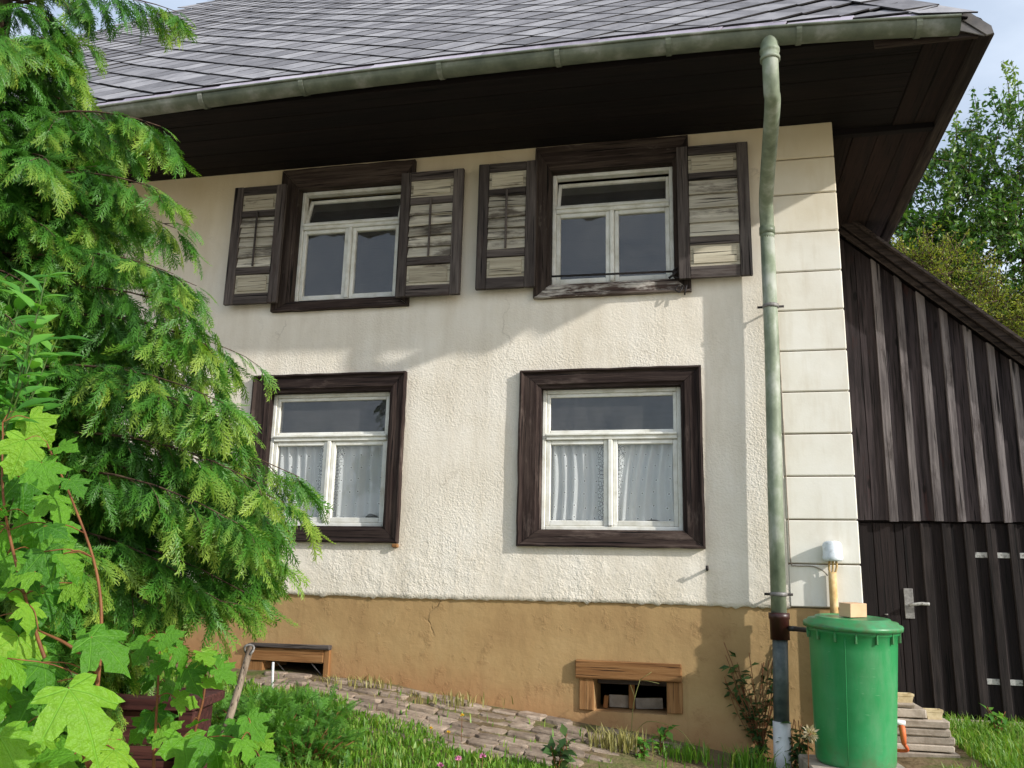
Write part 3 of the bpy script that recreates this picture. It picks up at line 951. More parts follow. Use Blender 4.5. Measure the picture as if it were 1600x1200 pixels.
def half_round():
    prof = []
    for k in range(13):
        a = math.pi + math.pi * k / 12
        prof.append((GYC + GR * math.cos(a), GR * math.sin(a)))
    bead = [(GYC - GR - .004 + .009 * math.cos(t), .0 + .009 * math.sin(t)) for t in np.linspace(0, 2 * math.pi, 9)[:-1]]
    X = [x for x in np.linspace(XL - 1.5, 2.735, 46)]
    V, F = [], []
    for x in X:
        for (y, z) in prof:
            V.append((x, y, gz_(x) + z))
        for (y, z) in reversed(prof):
            V.append((x, GYC + (y - GYC) * .96, gz_(x) + z * .96 + .002))
    n = 26
    for i in range(len(X) - 1):
        for k in range(n):
            k2 = (k + 1) % n
            F.append((i * n + k, (i + 1) * n + k, (i + 1) * n + k2, i * n + k2))
    F.append(tuple((len(X) - 1) * n + k for k in range(n)))
    F.append(tuple((len(X) - 1) * n + k for k in range(13)))
    b0 = len(V)
    for x in X:
        for (y, z) in bead:
            V.append((x, y, gz_(x) + z))
    for i in range(len(X) - 1):
        for k in range(8):
            k2 = (k + 1) % 8
            F.append((b0 + i * 8 + k, b0 + i * 8 + k2, b0 + (i + 1) * 8 + k2, b0 + (i + 1) * 8 + k))
    return mesh('trough', V, F, True)


obj('trough', half_round(), M['zinc'], gut)
for px in (322, 475, 687, 870, 1044, 1250, 1440):
    x = at(px, 60, GYC - GR).x
    pts = [Vector((x, GYC + (GR + .004) * math.cos(math.pi + math.pi * k / 10), gz_(x) + (GR + .004) * math.sin(math.pi + math.pi * k / 10))) for k in range(11)]
    V, F = [], []
    for p in pts:
        d = (p - Vector((x, GYC, gz_(x)))).normalized()
        V += [p + Vector((-.016, 0, 0)), p + Vector((.016, 0, 0)), p + Vector((.016, 0, 0)) + d * .003, p + Vector((-.016, 0, 0)) + d * .003]
    for i in range(10):
        for k in range(4):
            k2 = (k + 1) % 4
            F.append((i * 4 + k, (i + 1) * 4 + k, (i + 1) * 4 + k2, i * 4 + k2))
    c = Vector((x, GYC, gz_(x)))
    bk = obj('bracket', mesh('bracket', [v - c for v in V], F), M['zinc'], gut, Matrix.Translation(c))

# ---- downpipe
dp = empty('downpipe', (1.67, -.15, 0), parent=house)
gx = 1.702
zg = gz_(gx) - GR
lathe('outlet', [(.050, -.11), (.058, -.11), (.058, -.09), (.053, -.085), (.053, -.06), (.058, -.055), (.058, -.035), (.052, -.03), (.054, .03), (.06, .05)], M['zincpipe'], dp, (gx, GYC, zg), 24)
path = smooth_path([(gx, GYC, zg - .06), (gx, GYC, zg - .16), (gx + .004, GYC + .05, zg - .28), (1.715, -.95, 3.86), (1.71, -.60, 3.72), (1.706, -.25, 3.585), (1.712, -.14, 3.46), (1.712, -.125, 3.34)], 6)
tube('bend', path, .047, M['zincpipe'], dp, 18)
tube('pipe', [(1.712, -.125, 3.36), (1.709, -.125, 2.6), (1.688, -.125, 1.6), (1.678, -.125, .84)], .047, M['zincpipe'], dp, 20)
lathe('socket', [(.048, -.03), (.052, -.03), (.052, .02), (.048, .02)], M['zincpipe'], dp, (1.712, -.127, 3.40), 20)
tube('lower_pipe', [(1.679, -.125, .76), (1.666, -.125, .262)], .046, M['greypipe'], dp, 20)
tube('foot_pipe', [(1.666, -.125, .26), (1.662, -.125, -.15)], .052, M['whitepipe'], dp, 20)
lathe('diverter_collar', [(.05, -.08), (.058, -.08), (.058, .04), (.063, .045), (.063, .08), (.05, .08)], M['brownplast'], dp, (1.679, -.125, .81), 24)
for z, x in ((2.86, 1.7125), (1.0, 1.682)):
    lathe('pipe_clip', [(.0485, -.012), (.053, -.012), (.053, .012), (.0485, .012)], M['dullmetal'], dp, (x, -.125, z), 20, close=False)
    tubes_joined('clip_screw', [([(x - .085, -.115, z), (x + .085, -.115, z)], .008), ([(x, -.11, z), (x, .0, z)], .007)], M['iron'], dp, origin=(x, -.13, z))
tube('wire', smooth_path([(1.765, -.022, 3.9), (1.762, -.024, 3.0), (1.765, -.022, 2.2), (1.768, -.024, 1.4), (1.772, -.022, 1.2), (1.80, -.024, 1.178), (1.90, -.022, 1.176), (1.96, -.03, 1.15), (1.985, -.04, 1.12)]), .004, M['concrete'], house, 5)
# small bits on the wall
hk = Vector((1.255, -.03, 1.144))
tube('wall_hook', [hk + Vector((0, .03, 0)), hk + Vector((0, -.04, .0)), hk + Vector((.0, -.045, .022))], .010, M['iron'], house, 6)
box('peg', -.885, -.845, -.05, .02, 1.255, 1.28, M['cellwood'], house, .004)

# ---- roof
roof = empty('roof', (0, YE, ZE), parent=house)
RH, LH = -.85, .52          # hip lines: dx per dy
XEL = -7.25
XH = 2.80
tA = (XEL - XH) / (RH - LH)
apex = Vector((XH + RH * tA, YE + tA, ZE + tA))
d0 = -.022
RB = [Vector((XEL, YE, ZE)), Vector((XH, YE, ZE)), apex, Vector((XH, DEP + 1, ZE)), Vector((XEL, DEP + 1, ZE)), Vector((apex.x, DEP - 1, apex.z))]
dn = Vector((0, 0, -.085))
V = [v + dn for v in RB]
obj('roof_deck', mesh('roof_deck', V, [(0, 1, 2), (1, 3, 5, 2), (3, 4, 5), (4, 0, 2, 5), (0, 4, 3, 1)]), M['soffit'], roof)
ca = math.cos(rad(EA))
HX, HS = .19, .158
RX = Matrix.Rotation(rad(EA), 4, 'X')


def slate_verts(top=True):
    th = .0085
    b, r, t, l = (0, -HS * .975, .0145), (HX * .972, 0, .0105), (0, HS * .975, .004), (-HX * .972, 0, .0105)
    up = [Vector(b), Vector(r), Vector(t), Vector(l)]
    lo = [v - Vector((0, 0, th)) for v in up]
    return up + lo, [(0, 1, 2, 3), (7, 6, 5, 4), (0, 4, 5, 1), (1, 5, 6, 2), (2, 6, 7, 3), (3, 7, 4, 0)]


sv, sf = slate_verts()
slate_me = mesh('slate', sv, sf)
slate_me.materials.append(M['slate'])
slate_me.materials.append(M['slate_edge'])
slate_me.polygons.foreach_set('material_index', [0, 1, 1, 1, 1, 1])
cells = []
for j in range(1, 72):
    s = j * HS
    y = YE + s * ca
    z = ZE + s * ca
    for i in range(-40, 20):
        x = i * 2 * HX + (HX if j % 2 else 0) + .02
        dy = y - YE
        if x > XH + RH * dy - .14 or x < XEL + LH * dy + .05 or z > apex.z - .1:
            continue
        P = Vector((x, y, z + arch_r(x) * max(0, 1 - s / 6)))
        px, py, wv = project(P)
        vis = -30 < px < 1620 and -30 < py < 300
        if px < 130 and py > 60:
            vis = False
        cells.append((not vis, wv, P))
htri = [Vector((-HX * .99, 0, .0105)), Vector((HX * .99, 0, .0105)), Vector((0, HS, .002))]
half_me = mesh('eave_half_slate', htri + [v - Vector((0, 0, th_)) for v in htri for th_ in (.0085,)], [(0, 1, 2), (5, 4, 3), (0, 3, 4, 1), (1, 4, 5, 2), (2, 5, 3, 0)])
half_me.materials.append(M['slate'])
half_me.materials.append(M['slate_edge'])
half_me.polygons.foreach_set('material_index', [0, 1, 1, 1, 1])
for i in range(-16, 8):
    x = i * 2 * HX + .02
    if -5.5 < x < 2.62:
        obj('eave_half_slate', half_me, None, roof, Matrix.Translation((x, YE, ZE + arch_r(x))) @ RX)
cells.sort(key=lambda c: (c[0], c[1]))
FV, FF = [], []
for n_, (nv, wv, P) in enumerate(cells):
    Mx = Matrix.Translation(P) @ RX @ Matrix.Rotation(random.gauss(0, .006), 4, 'Z') @ Matrix.Rotation(random.gauss(0, .004), 4, 'Y') @ Matrix.Rotation(random.gauss(0, .003), 4, 'X') @ Matrix.Translation((random.gauss(0, .002), random.gauss(0, .002), random.uniform(0, .001)))
    if n_ < 270 and not nv:
        obj('slate', slate_me, None, roof, Mx)
    else:
        b0 = len(FV)
        FV += [Mx @ v for v in sv]
        FF += [tuple(i + b0 for i in f) for f in sf]
sfield = obj('slate_field', mesh('slate_field', FV, FF), M['slate'], roof)
sfield['kind'] = 'stuff'
sfield.data.materials.append(M['slate_edge'])
sfield.data.polygons.foreach_set('material_index', [0, 1, 1, 1, 1, 1] * (len(FF) // 6))
# starter course over the gutter, slanted ends, laid flatter
sl_me = None
for i in range(-14, 8):
    x = i * .375 + .10
    if x < -5.2 or x > 2.62:
        continue
    w2 = .1865
    up = [Vector((-w2 - .03, -.072, -.10)), Vector((w2 - .03, -.072, -.10)), Vector((w2 + .03, .004, .012)), Vector((-w2 + .03, .004, .012))]
    if sl_me is None:
        lo = [v + Vector((0, .009, -.005)) for v in up]
        sl_me = mesh('eave_slate', up + lo, [(0, 1, 2, 3), (7, 6, 5, 4), (0, 4, 5, 1), (1, 5, 6, 2), (2, 6, 7, 3), (3, 7, 4, 0)])
        sl_me.materials.append(M['eaveslate'])
    obj('eave_slate', sl_me, None, roof, Matrix.Translation((x, YE - .002, ZE - .012 + arch_r(x) + random.uniform(0, .003))) @ Matrix.Rotation(random.gauss(0, .006), 4, 'Y'))
# overlapping course along the hip, in roof coordinates (x, s up the slope)
hl = math.hypot(RH, math.sqrt(2))
hx, hs_ = RH / hl, math.sqrt(2) / hl
ix, is_ = -hs_, hx


def clip_low(poly, smin):
    out = []
    for q in range(len(poly)):
        A_, B_ = poly[q], poly[(q + 1) % len(poly)]
        if A_[1] >= smin:
            out.append(A_)
        if (A_[1] >= smin) != (B_[1] >= smin):
            t = (smin - A_[1]) / (B_[1] - A_[1])
            out.append(tuple(A_[m] + t * (B_[m] - A_[m]) for m in range(3)))
    return out


for k in range(14):
    l0 = -.10 + .36 * k
    quad = clip_low([(XH + l * hx + w_ * ix, l * hs_ + w_ * is_, -.013) for l, w_ in ((l0, 0), (l0 + .361, 0), (l0 + .361, .46), (l0, .46))], -.01)
    if len(quad) > 2:
        obj('hip_underlay', mesh('hip_underlay', [RX @ Vector((0, sv_, n_)) + Vector((xv, YE, ZE + arch_r(xv) * max(0, 1 - sv_ / 6))) for xv, sv_, n_ in quad], [tuple(range(len(quad)))]), M['slate_edge'], roof)
    l0 = -.12 + .36 * k
    loc = [(l0, -.02, .026), (l0 + .41, -.02, .018), (l0 + .43, .235, .016), (l0 - .02, .26, .028)]
    poly = clip_low([(XH + l * hx + w_ * ix, l * hs_ + w_ * is_, n_) for l, w_, n_ in loc], -.03)
    if len(poly) < 3:
        continue
    top = [RX @ Vector((0, sv_, n_)) + Vector((xv, YE, ZE + arch_r(xv) * max(0, 1 - sv_ / 6))) for xv, sv_, n_ in poly]
    nn_ = Vector((0, -1, 1)).normalized()
    bot = [v - nn_ * .009 for v in top]
    cen = sum(top, Vector()) / len(top)
    m_ = len(top)
    me = mesh('hip_slate', [v - cen for v in top + bot], [tuple(range(m_)), tuple(range(2 * m_ - 1, m_ - 1, -1))] + [(q, q + m_, (q + 1) % m_ + m_, (q + 1) % m_) for q in range(m_)])
    bm = bmesh.new(); bm.from_mesh(me); bmesh.ops.recalc_face_normals(bm, faces=bm.faces); bm.to_mesh(me); bm.free()
    me.materials.append(M['slate']); me.materials.append(M['slate_edge'])
    for pg in me.polygons:
        pg.material_index = 0 if pg.normal.z > .5 else 1
    obj('hip_slate', me, None, roof, Matrix.Translation(cen))

# ------------------------------------------------------------------ curtains
def curtain(name, x0, x1, z0, z1, y, label, free, folds, lean=0.0, lift=None):
    """free: 'l' or 'r' = side of the lace edge"""
    nx, nz_ = 70, 30
    V, F, UV = [], [], []
    for j in range(nz_ + 1):
        v = j / nz_
        for i in range(nx + 1):
            u = i / nx
            uu = u if free == 'l' else 1 - u          # 0 at the free edge
            ug = uu ** 1.0
            sc = .010 * math.sin(v * 55) if uu < .02 else 0
            x = x0 + (x1 - x0) * u + (sc if free == 'l' else -sc) * (-1)
            x += lean * (v - 1) * (.2 + .8 * math.sin(math.pi * min(1, uu * 1.1)))
            amp = .003 + .019 * min(1, uu * 1.5)
            yy = y + amp * math.sin(folds * 6.28 * ug + 1.3 * math.sin(3 * v + folds)) + .006 * math.sin(17 * ug + 4 * v)
            zb = z0 + .004 * math.sin(u * 19 + folds)
            if lift:
                zb += lift[1] * math.exp(-((u - lift[0]) / .09) ** 2)
            z = zb + (z1 - zb) * v
            V.append((x, yy, z))
            UV.append((uu * abs(x1 - x0) * 1.25, v * (z1 - z0)))
    for j in range(nz_):
        for i in range(nx):
            a = j * (nx + 1) + i
            F.append((a, a + 1, a + nx + 2, a + nx + 1))
    c = Vector(((x0 + x1) / 2, y, z1))
    me = mesh(name, [Vector(v) - c for v in V], F, True)
    ul = me.uv_layers.new(name='UVMap')
    for lp in me.loops:
        ul.data[lp.index].uv = UV[lp.vertex_index]
    return tag(obj(name, me, M['curtain'], None, Matrix.Translation(c)), label, 'curtain', 'lace curtains in the lower windows')


a, b, c, d, xm, yA = iLR
curtain('curtain', a + .005, xm - .022, c + .034, d - .035, yA + .070, 'gathered white lace curtain behind left casement of the window nearest downpipe', 'r', 6.4, lift=(.35, .012))
curtain('curtain', xm + .026, b - .005, c + .034, d - .035, yA + .070, 'white lace curtain with diagonal folds behind right casement nearest downpipe', 'l', 6.0, lean=.09, lift=(.72, .016))
a, b, c, d, xm, yA = iLL
curtain('curtain', a + .005, xm - .030, c + .034, d - .035, yA + .070, 'white lace curtain partly hidden by conifer twigs', 'r', 6.2)
curtain('curtain', xm + .022, b - .005, c + .036, d - .035, yA + .070, 'white lace curtain in right half of the window beside the conifer', 'l', 5.0, lean=.05, lift=(.8, .03))

# ------------------------------------------------------------------ barn
BY = 2.0
barn = empty('barn', (3.2, BY, 0), 'dark board and batten wooden barn built against the house', 'barn')
# roof line at the wall plane
vA, vB = at(1375, 380, 1.78), at(1600, 540, 1.78)
slope = (vB.z - vA.z) / (vB.x - vA.x)


def rz(x):
    return vA.z + slope * (x - vA.x)


ZM = at(1450, 815, BY - .06).z
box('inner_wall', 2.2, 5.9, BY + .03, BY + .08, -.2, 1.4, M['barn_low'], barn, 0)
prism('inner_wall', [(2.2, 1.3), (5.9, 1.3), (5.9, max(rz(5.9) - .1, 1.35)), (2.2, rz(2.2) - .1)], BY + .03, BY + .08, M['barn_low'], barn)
x = 2.27
i = 0
pitch = .170
while x < 5.4:
    xa, xb = x + .003, x + pitch - .003
    e = random.uniform(0, .012)
    zt0, zt1 = rz(xa) - .13, rz(xb) - .13
    if zt1 > ZM + .05:
        prism('board', [(xa, ZM + e), (xb, ZM + e + random.uniform(-.006, .006)), (xb, zt1), (xa, zt0)], BY - .035, BY - .012, M['barn_v'], barn)
        if x > 2.5:
            xc = x + pitch + random.uniform(-.008, .008)
            wb = random.uniform(.026, .036)
            e2 = random.uniform(-.006, .008)
            prism('batten', [(xc - wb, ZM + e2), (xc + wb, ZM + e2), (xc + wb, rz(xc + wb) - .13), (xc - wb, rz(xc - wb) - .13)], BY - .064, BY - .0355, M['batten'], barn)
    x += pitch
# narrow shaded boards at the house corner
# lower boarding and the door
ZB = at(1550, 1120, BY).z
XD = at(1416, 900, BY).x      # left edge of the door
x = 2.27
while x < XD - .02:
    xb = min(x + pitch, XD)
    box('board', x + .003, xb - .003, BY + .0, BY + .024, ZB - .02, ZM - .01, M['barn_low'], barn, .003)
    x += pitch
door = empty('barn_door', (XD + 1.0, BY, ZB), parent=barn)
x = XD
while x < 5.2:
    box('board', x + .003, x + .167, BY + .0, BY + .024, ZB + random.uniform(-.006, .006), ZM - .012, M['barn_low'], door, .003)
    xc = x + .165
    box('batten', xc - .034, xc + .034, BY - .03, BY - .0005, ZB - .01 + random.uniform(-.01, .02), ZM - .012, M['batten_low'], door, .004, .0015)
    if x + .2 > at(1520, 868, BY).x and x < 5:
        for py in (868, 1066):
            zz = at(1570, py, BY).z
            box('hinge_strap', xc + .0345, xc + .1305, BY - .008, BY - .0005, zz - .022, zz + .022, M['hinge'], door, .002)
            wx = 0
    x += .165
hp = at(1421, 942, BY - .02)
box('lock_plate', hp.x - .035, hp.x + .035, BY - .012, BY - .001, hp.z - .125, hp.z + .115, M['dullmetal'], door, .003)
ha, hb = at(1425, 945, BY - .05), at(1452, 944, BY - .05)
tubes_joined('door_handle', [([ha + Vector((0, .045, 0)), ha], .012), (smooth_path([ha, (ha + hb) / 2 + Vector((0, -.006, .006)), hb]), .013)], M['hinge'], door, origin=ha, seg=8)
bolt = at(1385, 960, BY)
lathe('bolt_head', [(.0, -.006), (.012, -.004), (.014, .004)], M['dullmetal'], barn, bolt + Vector((0, -.004, 0)), 10)
box('threshold_beam', 2.27, 5.5, BY - .02, BY + .1, -.3, ZB - .03, M['concrete'], barn, .006)
# verge boards and roof
def along(name, off0, off1, y0, y1, mat, xa=2.25, xb=5.6):
    prism(name, [(xa, rz(xa) + off0), (xb, rz(xb) + off0), (xb, rz(xb) + off1), (xa, rz(xa) + off1)], y0, y1, mat, barn)


along('verge_board', -.085, -.005, 1.78, 1.805, M['verge'])
along('verge_board', -.14, -.09, 1.84, 1.87, M['verge'])
along('verge_cap', .0, .03, 1.73, 1.83, M['verge'])
along('barn_roof', -.003, .04, 1.832, 7.5, M['slate'])
along('verge_soffit', -.045, -.012, 1.88, 1.99, M['barn_low'])

# ------------------------------------------------------------------ rain barrel
bc = Vector((2.028, -.44, .105))
barrel = empty('rain_barrel', bc, 'tall green plastic rain barrel with lid beside the downpipe', 'barrel')
lathe('body', [(.0, 0), (.195, 0), (.207, .012), (.210, .03), (.216, .2), (.232, .62), (.236, .70), (.246, .705), (.247, .725), (.236, .73), (.0, .73)], M['bin'], barrel, bc, 64, close=False)
lathe('lid', [(.250, -.012), (.264, -.012), (.266, .006), (.262, .014), (.246, .018), (.240, .030), (.205, .036), (.20, .046), (.17, .049), (.165, .045), (.0, .052)], M['bin'], barrel, bc + Vector((0, 0, .735)), 64, close=False)
for k in range(14):
    a = 2 * math.pi * k / 14 + .15
    p = bc + Vector((.243 * math.cos(a), .243 * math.sin(a), .69))
    obj('rib', box_me(.016, .010, .055, .002), M['bin'], barrel, Matrix.Translation(p) @ Matrix.Rotation(a, 4, 'Z'))
for a in (rad(-108),):
    tube('mould_seam', [bc + Vector((r * math.cos(a), r * math.sin(a), z)) for r, z in ((.2105, .03), (.2165, .2), (.2325, .62), (.2362, .69))], .0022, M['bin'], barrel, 6)
tube('inlet_hose', [(1.72, -.14, .80), (1.76, -.19, .80), (1.82, -.30, .798), (1.86, -.40, .797)], .015, M['blackplast'], dp, 10)
lathe('hose_nut', [(.0, -.0), (.024, 0), (.024, .03), (.0, .03)], M['blackplast'], dp, (1.752, -.18, .785), 12)
BT = Matrix.Translation(bc) @ Matrix.Rotation(rad(4.0), 4, 'X') @ Matrix.Rotation(rad(1.6), 4, 'Y')
barrel.matrix_basis = BT
WM[barrel] = BT.copy()
# wooden block on the lid
blk = at(1333, 968, -.52)
tag(obj('wood_block', box_me(.125, .085, .075, .002), M['bareblock'], None, BT @ Matrix.Translation((.0, -.03, .735 + .052 + .0375)) @ Matrix.Rotation(rad(38), 4, 'Z')), 'bare pine block lying on the green barrel lid', 'block')
tag(obj('barrel_base_slab', box_me(.52, .50, .09, .008, .003), M['concrete'], None, Matrix.Translation((2.02, -.47, .058)) @ Matrix.Rotation(rad(4), 4, 'Z')), 'grey concrete slab under the green rain barrel', 'slab')

# ------------------------------------------------------------------ utility cap on its pipe
uc = empty('utility_post', (2.012, -.06, .3), 'white capped cable post with yellowed pipe on the house corner', 'post')
lathe('cap', [(.0, -.055), (.052, -.055), (.060, -.045), (.062, -.03), (.058, -.02), (.058, .045), (.048, .062), (.03, .068), (.0, .070)], M['cap'], uc, (2.017, -.075, 1.262), 28, close=False)
tube('pipe', [(2.012, -.055, 1.14), (2.010, -.055, .90), (2.004, -.055, .30)], .024, M['foam'], uc, 14)
tubes_joined('cable', [(smooth_path([(2.012 + dx, -.055, 1.13), (2.015 + dx * 1.6, -.07, 1.17), (2.017 + dx * 1.4, -.075, 1.21)]), .007) for dx in (-.014, 0, .014)], M['foam'], uc, origin=(2.012, -.06, 1.15))

# ------------------------------------------------------------------ stacked slabs and tubs
SY = .5
ends = [(1100, 1432, 1107), (1108, 1448, 1124), (1128, 1484, 1140), (1141, 1485, 1153), (1154, 1494, 1166), (1166.5, 1492, 1178), (1178.5, 1500, 1191), (1192, 1504, 1208)]
words = ['topmost short grey slab of the stack behind the barrel', 'second slab from the top of the stack, rough end', 'third slab from the top, carrying a small tub', 'fourth slab from the top of the stacked slabs', 'fifth slab from the top of the stacked slabs', 'sixth slab from the top of the stacked slabs', 'second lowest slab, behind the orange hose end', 'lowest wide slab of the stack on the grass']
zprev = at(1430, ends[0][0], SY).z
for k, (pa, px, pb_) in enumerate(ends):
    e = at(px, pa, SY)
    zt = zprev
    zb = at(px, pb_, SY).z
    zprev = zb - .001
    x0 = e.x - random.uniform(.55, .60) if k > 1 else 2.22
    tag(box('concrete_slab', x0, e.x, SY + random.uniform(-.012, .012), SY + .42, zb + .002, zt - .002, M['concrete'], None, .007, .003, rot=('Z', random.uniform(-.03, .03))), words[k], 'slab', 'concrete slabs stacked behind the barrel')


def tub(px0, px1, pyt, pyb, label, Y):
    a, b, c = at(px0, pyt, Y), at(px1, pyt, Y), at((px0 + px1) / 2, pyb, Y)
    w_, h = (b.x - a.x), a.z - c.z
    d_ = w_ * .7
    t = .16 * w_
    def ring(s, z, ins=0):
        return [Vector((sx * (w_ / 2 * s - ins), sy * (d_ / 2 * s - ins), z)) for sx, sy in ((-1, -1), (1, -1), (1, 1), (-1, 1))]
    R_ = ring(.82, 0) + ring(.97, h * .72) + ring(1.04, h * .74) + ring(1.04, h) + ring(1.04, h, t * .6) + ring(.85, h * .5, t * .5)
    F = [(3, 2, 1, 0)]
    for i in range(5):
        for k in range(4):
            k2 = (k + 1) % 4
            F.append((i * 4 + k, i * 4 + k2, (i + 1) * 4 + k2, (i + 1) * 4 + k))
    F.append((20, 21, 22, 23))
    tag(obj('stone_tub', mesh('stone_tub', R_, F), M['tub'], None, Matrix.Translation((c.x, Y + d_ / 2, c.z + .003)) @ Matrix.Rotation(.1, 4, 'Z')), label, 'tub', 'small tubs on the slabs')


tub(1398, 1428, 1084, 1099, 'small square tub on the topmost slab beside the barrel', SY + .05)
tub(1447, 1474, 1109, 1126, 'small pale tub on the third slab below the barn door', SY + .04)
he = empty('hose_end', at(1409, 1160, -.3), 'orange and white hose fitting between the barrel and the slabs', 'hose fitting')
p0 = at(1409, 1138, -.3)
tube('nozzle', [p0 + Vector((0, 0, .02)), p0 + Vector((.004, 0, -.035)), p0 + Vector((.006, 0, -.085))], [.017, .017, .013], M['orange'], he, 12)
tube('connector', [p0 + Vector((-.06, 0, .035)), p0 + Vector((.02, -.005, .028))], .015, M['whitepipe'], he, 10)
tube('hose', smooth_path([p0 + Vector((.006, 0, -.08)), p0 + Vector((.02, .02, -.12)), p0 + Vector((-.08, .1, -.13))]), .010, M['orange'], he, 8)


# ------------------------------------------------------------------ paved strip
pv = empty('path', (-.3, -.4, .2))
pv['kind'] = 'structure'


def stone_me():
    sx, sy = random.uniform(.155, .20), random.uniform(.14, .165)
    n = 14
    ring = []
    for k in range(n):
        a = 2 * math.pi * k / n + random.uniform(-.15, .15)
        r = 1 / max(abs(math.cos(a)), abs(math.sin(a))) ** .8
        ring.append(Vector((math.cos(a) * r * sx / 2 * random.uniform(.92, 1.0), math.sin(a) * r * sy / 2 * random.uniform(.92, 1.0), 0)))
    V, F = [], []
    for s, z in ((1.0, -.05), (1.0, .0), (.95, .006), (.6, .008)):
        V += [Vector((p.x * s, p.y * s, z + random.uniform(-.002, .002))) for p in ring]
    for i in range(3):
        for k in range(n):
            k2 = (k + 1) % n
            F.append((i * n + k, i * n + k2, (i + 1) * n + k2, (i + 1) * n + k))
    F.append(tuple(range(3 * n, 4 * n)))
    me = mesh('paving_stone', V, F)
    me.materials.append(M['stone'])
    return me


def grass_edge(x):
    return float(np.interp(x, [-2.3, -1.5, -1.1, -.8, -.4, .0, .4, .8, 1.1, 1.3, 2], [-.3, -.5, -.62, -.72, -.82, -1.0, -1.1, -1.0, -.75, -.5, -.25]))


stone_mes = [stone_me() for _ in range(16)]
row_y = -.09
for rI in range(7):
    x = -1.75 + random.uniform(0, .15)
    xend = (1.0, .9, .8, .7, .6, .5, .35)[rI]
    while x < xend:
        st = random.choice(stone_mes)
        wx = random.uniform(.145, .185)
        yy = row_y + random.uniform(-.015, .015)
        P = Vector((x + wx / 2, yy, gz(x + wx / 2, yy) + .004 + random.uniform(-.004, .004)))
        sl_ = math.atan2(gz(P.x + .1, yy) - gz(P.x - .1, yy), .2)
        if random.random() > .06 and yy > grass_edge(P.x) - .22:
            obj('paving_stone', st, None, pv, Matrix.Translation(P) @ Matrix.Rotation(-sl_, 4, 'Y') @ Matrix.Rotation(random.choice((0, math.pi)) + random.gauss(0, .06), 4, 'Z') @ Matrix.Rotation(random.gauss(0, .03), 4, 'X'))
        x += wx
    row_y -= .148


# ------------------------------------------------------------------ leaf tools
def leaf_quads(P, D, N, L, Wd, tint, bend=.25):
    """n leaves: base P, direction D, normal N -> folded 6 vertex leaves, 4 triangles"""
    D = D / np.linalg.norm(D, axis=1, keepdims=True)
    Sd = np.cross(D, N); Sd /= np.linalg.norm(Sd, axis=1, keepdims=True) + 1e-9
    Nn = np.cross(Sd, D)
    L = L[:, None]; Wd = Wd[:, None]
    v0 = P
    v1 = P + D * L * .45 + Sd * Wd * .5 + Nn * L * bend * .25
    v2 = P + D * L * .5 + Nn * L * 0.02
    v3 = P + D * L * .45 - Sd * Wd * .5 + Nn * L * bend * .25
    v4 = P + D * L - Nn * L * bend * .5
    n = len(P)
    V = np.stack([v0, v1, v2, v3, v4], 1).reshape(-1, 3)
    b = np.arange(n)[:, None] * 5
    F = np.concatenate([b + [0, 1, 2], b + [1, 4, 2], b + [2, 4, 3], b + [0, 2, 3]], 0)
    return V, F, np.repeat(tint, 5)


def unit(n):
    v = rng.normal(size=(n, 3))
    return v / np.linalg.norm(v, axis=1, keepdims=True)


# ---- a flat fern-like spray of scale leaves, unit length along +Y, normal +Z
def spray_template(npair=8, sub=1, seed=1):
    r = np.random.default_rng(seed)
    V, F, T = [], [], []
    bend = r.uniform(-.18, .18)

    def needle(p, d, l, w_, t):
        s_ = np.array([-d[1], d[0], 0.0])
        b0 = len(V)
        e = p + d * l
        zf = lambda q: -.30 * q[1] ** 2 - .25 * abs(q[0])
        V.extend([(p[0] - s_[0] * w_, p[1] - s_[1] * w_, zf(p)), (p[0] + s_[0] * w_, p[1] + s_[1] * w_, zf(p)), (e[0], e[1], zf(e))])
        T.extend([t, t, min(1, t + .2)])
        F.append((b0, b0 + 1, b0 + 2))
    needle(np.array([0, 0, 0.]), np.array([bend * .6, 1., 0]), 1.0, .020, .2)
    for i in range(npair * 2):
        f = (i + .7) / (npair * 2 + 1)
        side = 1 if i % 2 else -1
        y0 = .05 + .9 * f
        ln = (.26 * math.sin(math.pi * (f * .8 + .16)) + .08) * r.uniform(.65, 1.25)
        ang = rad(r.uniform(24, 50))
        d = np.array([side * math.sin(ang), math.cos(ang), 0.])
        p = np.array([bend * .6 * y0, y0, 0.])
        needle(p, d, ln, .022, .28 + .3 * f)
        for k in range(sub * 2):
            g = (k + 1) / (sub * 2 + 1)
            sd = 1 if k % 2 else -1
            a2 = ang * side + sd * rad(r.uniform(28, 48))
            d2 = np.array([math.sin(a2), math.cos(a2), 0.])
            needle(p + d * ln * g, d2, (.13 * (1 - g) + .06) * r.uniform(.7, 1.3), .022, .25 + .4 * g * f + .12 * r.uniform())
    return np.array(V), np.array(F), np.array(T)


SPR = [spray_template(seed=s) for s in (1, 2, 3, 4, 5, 6)]


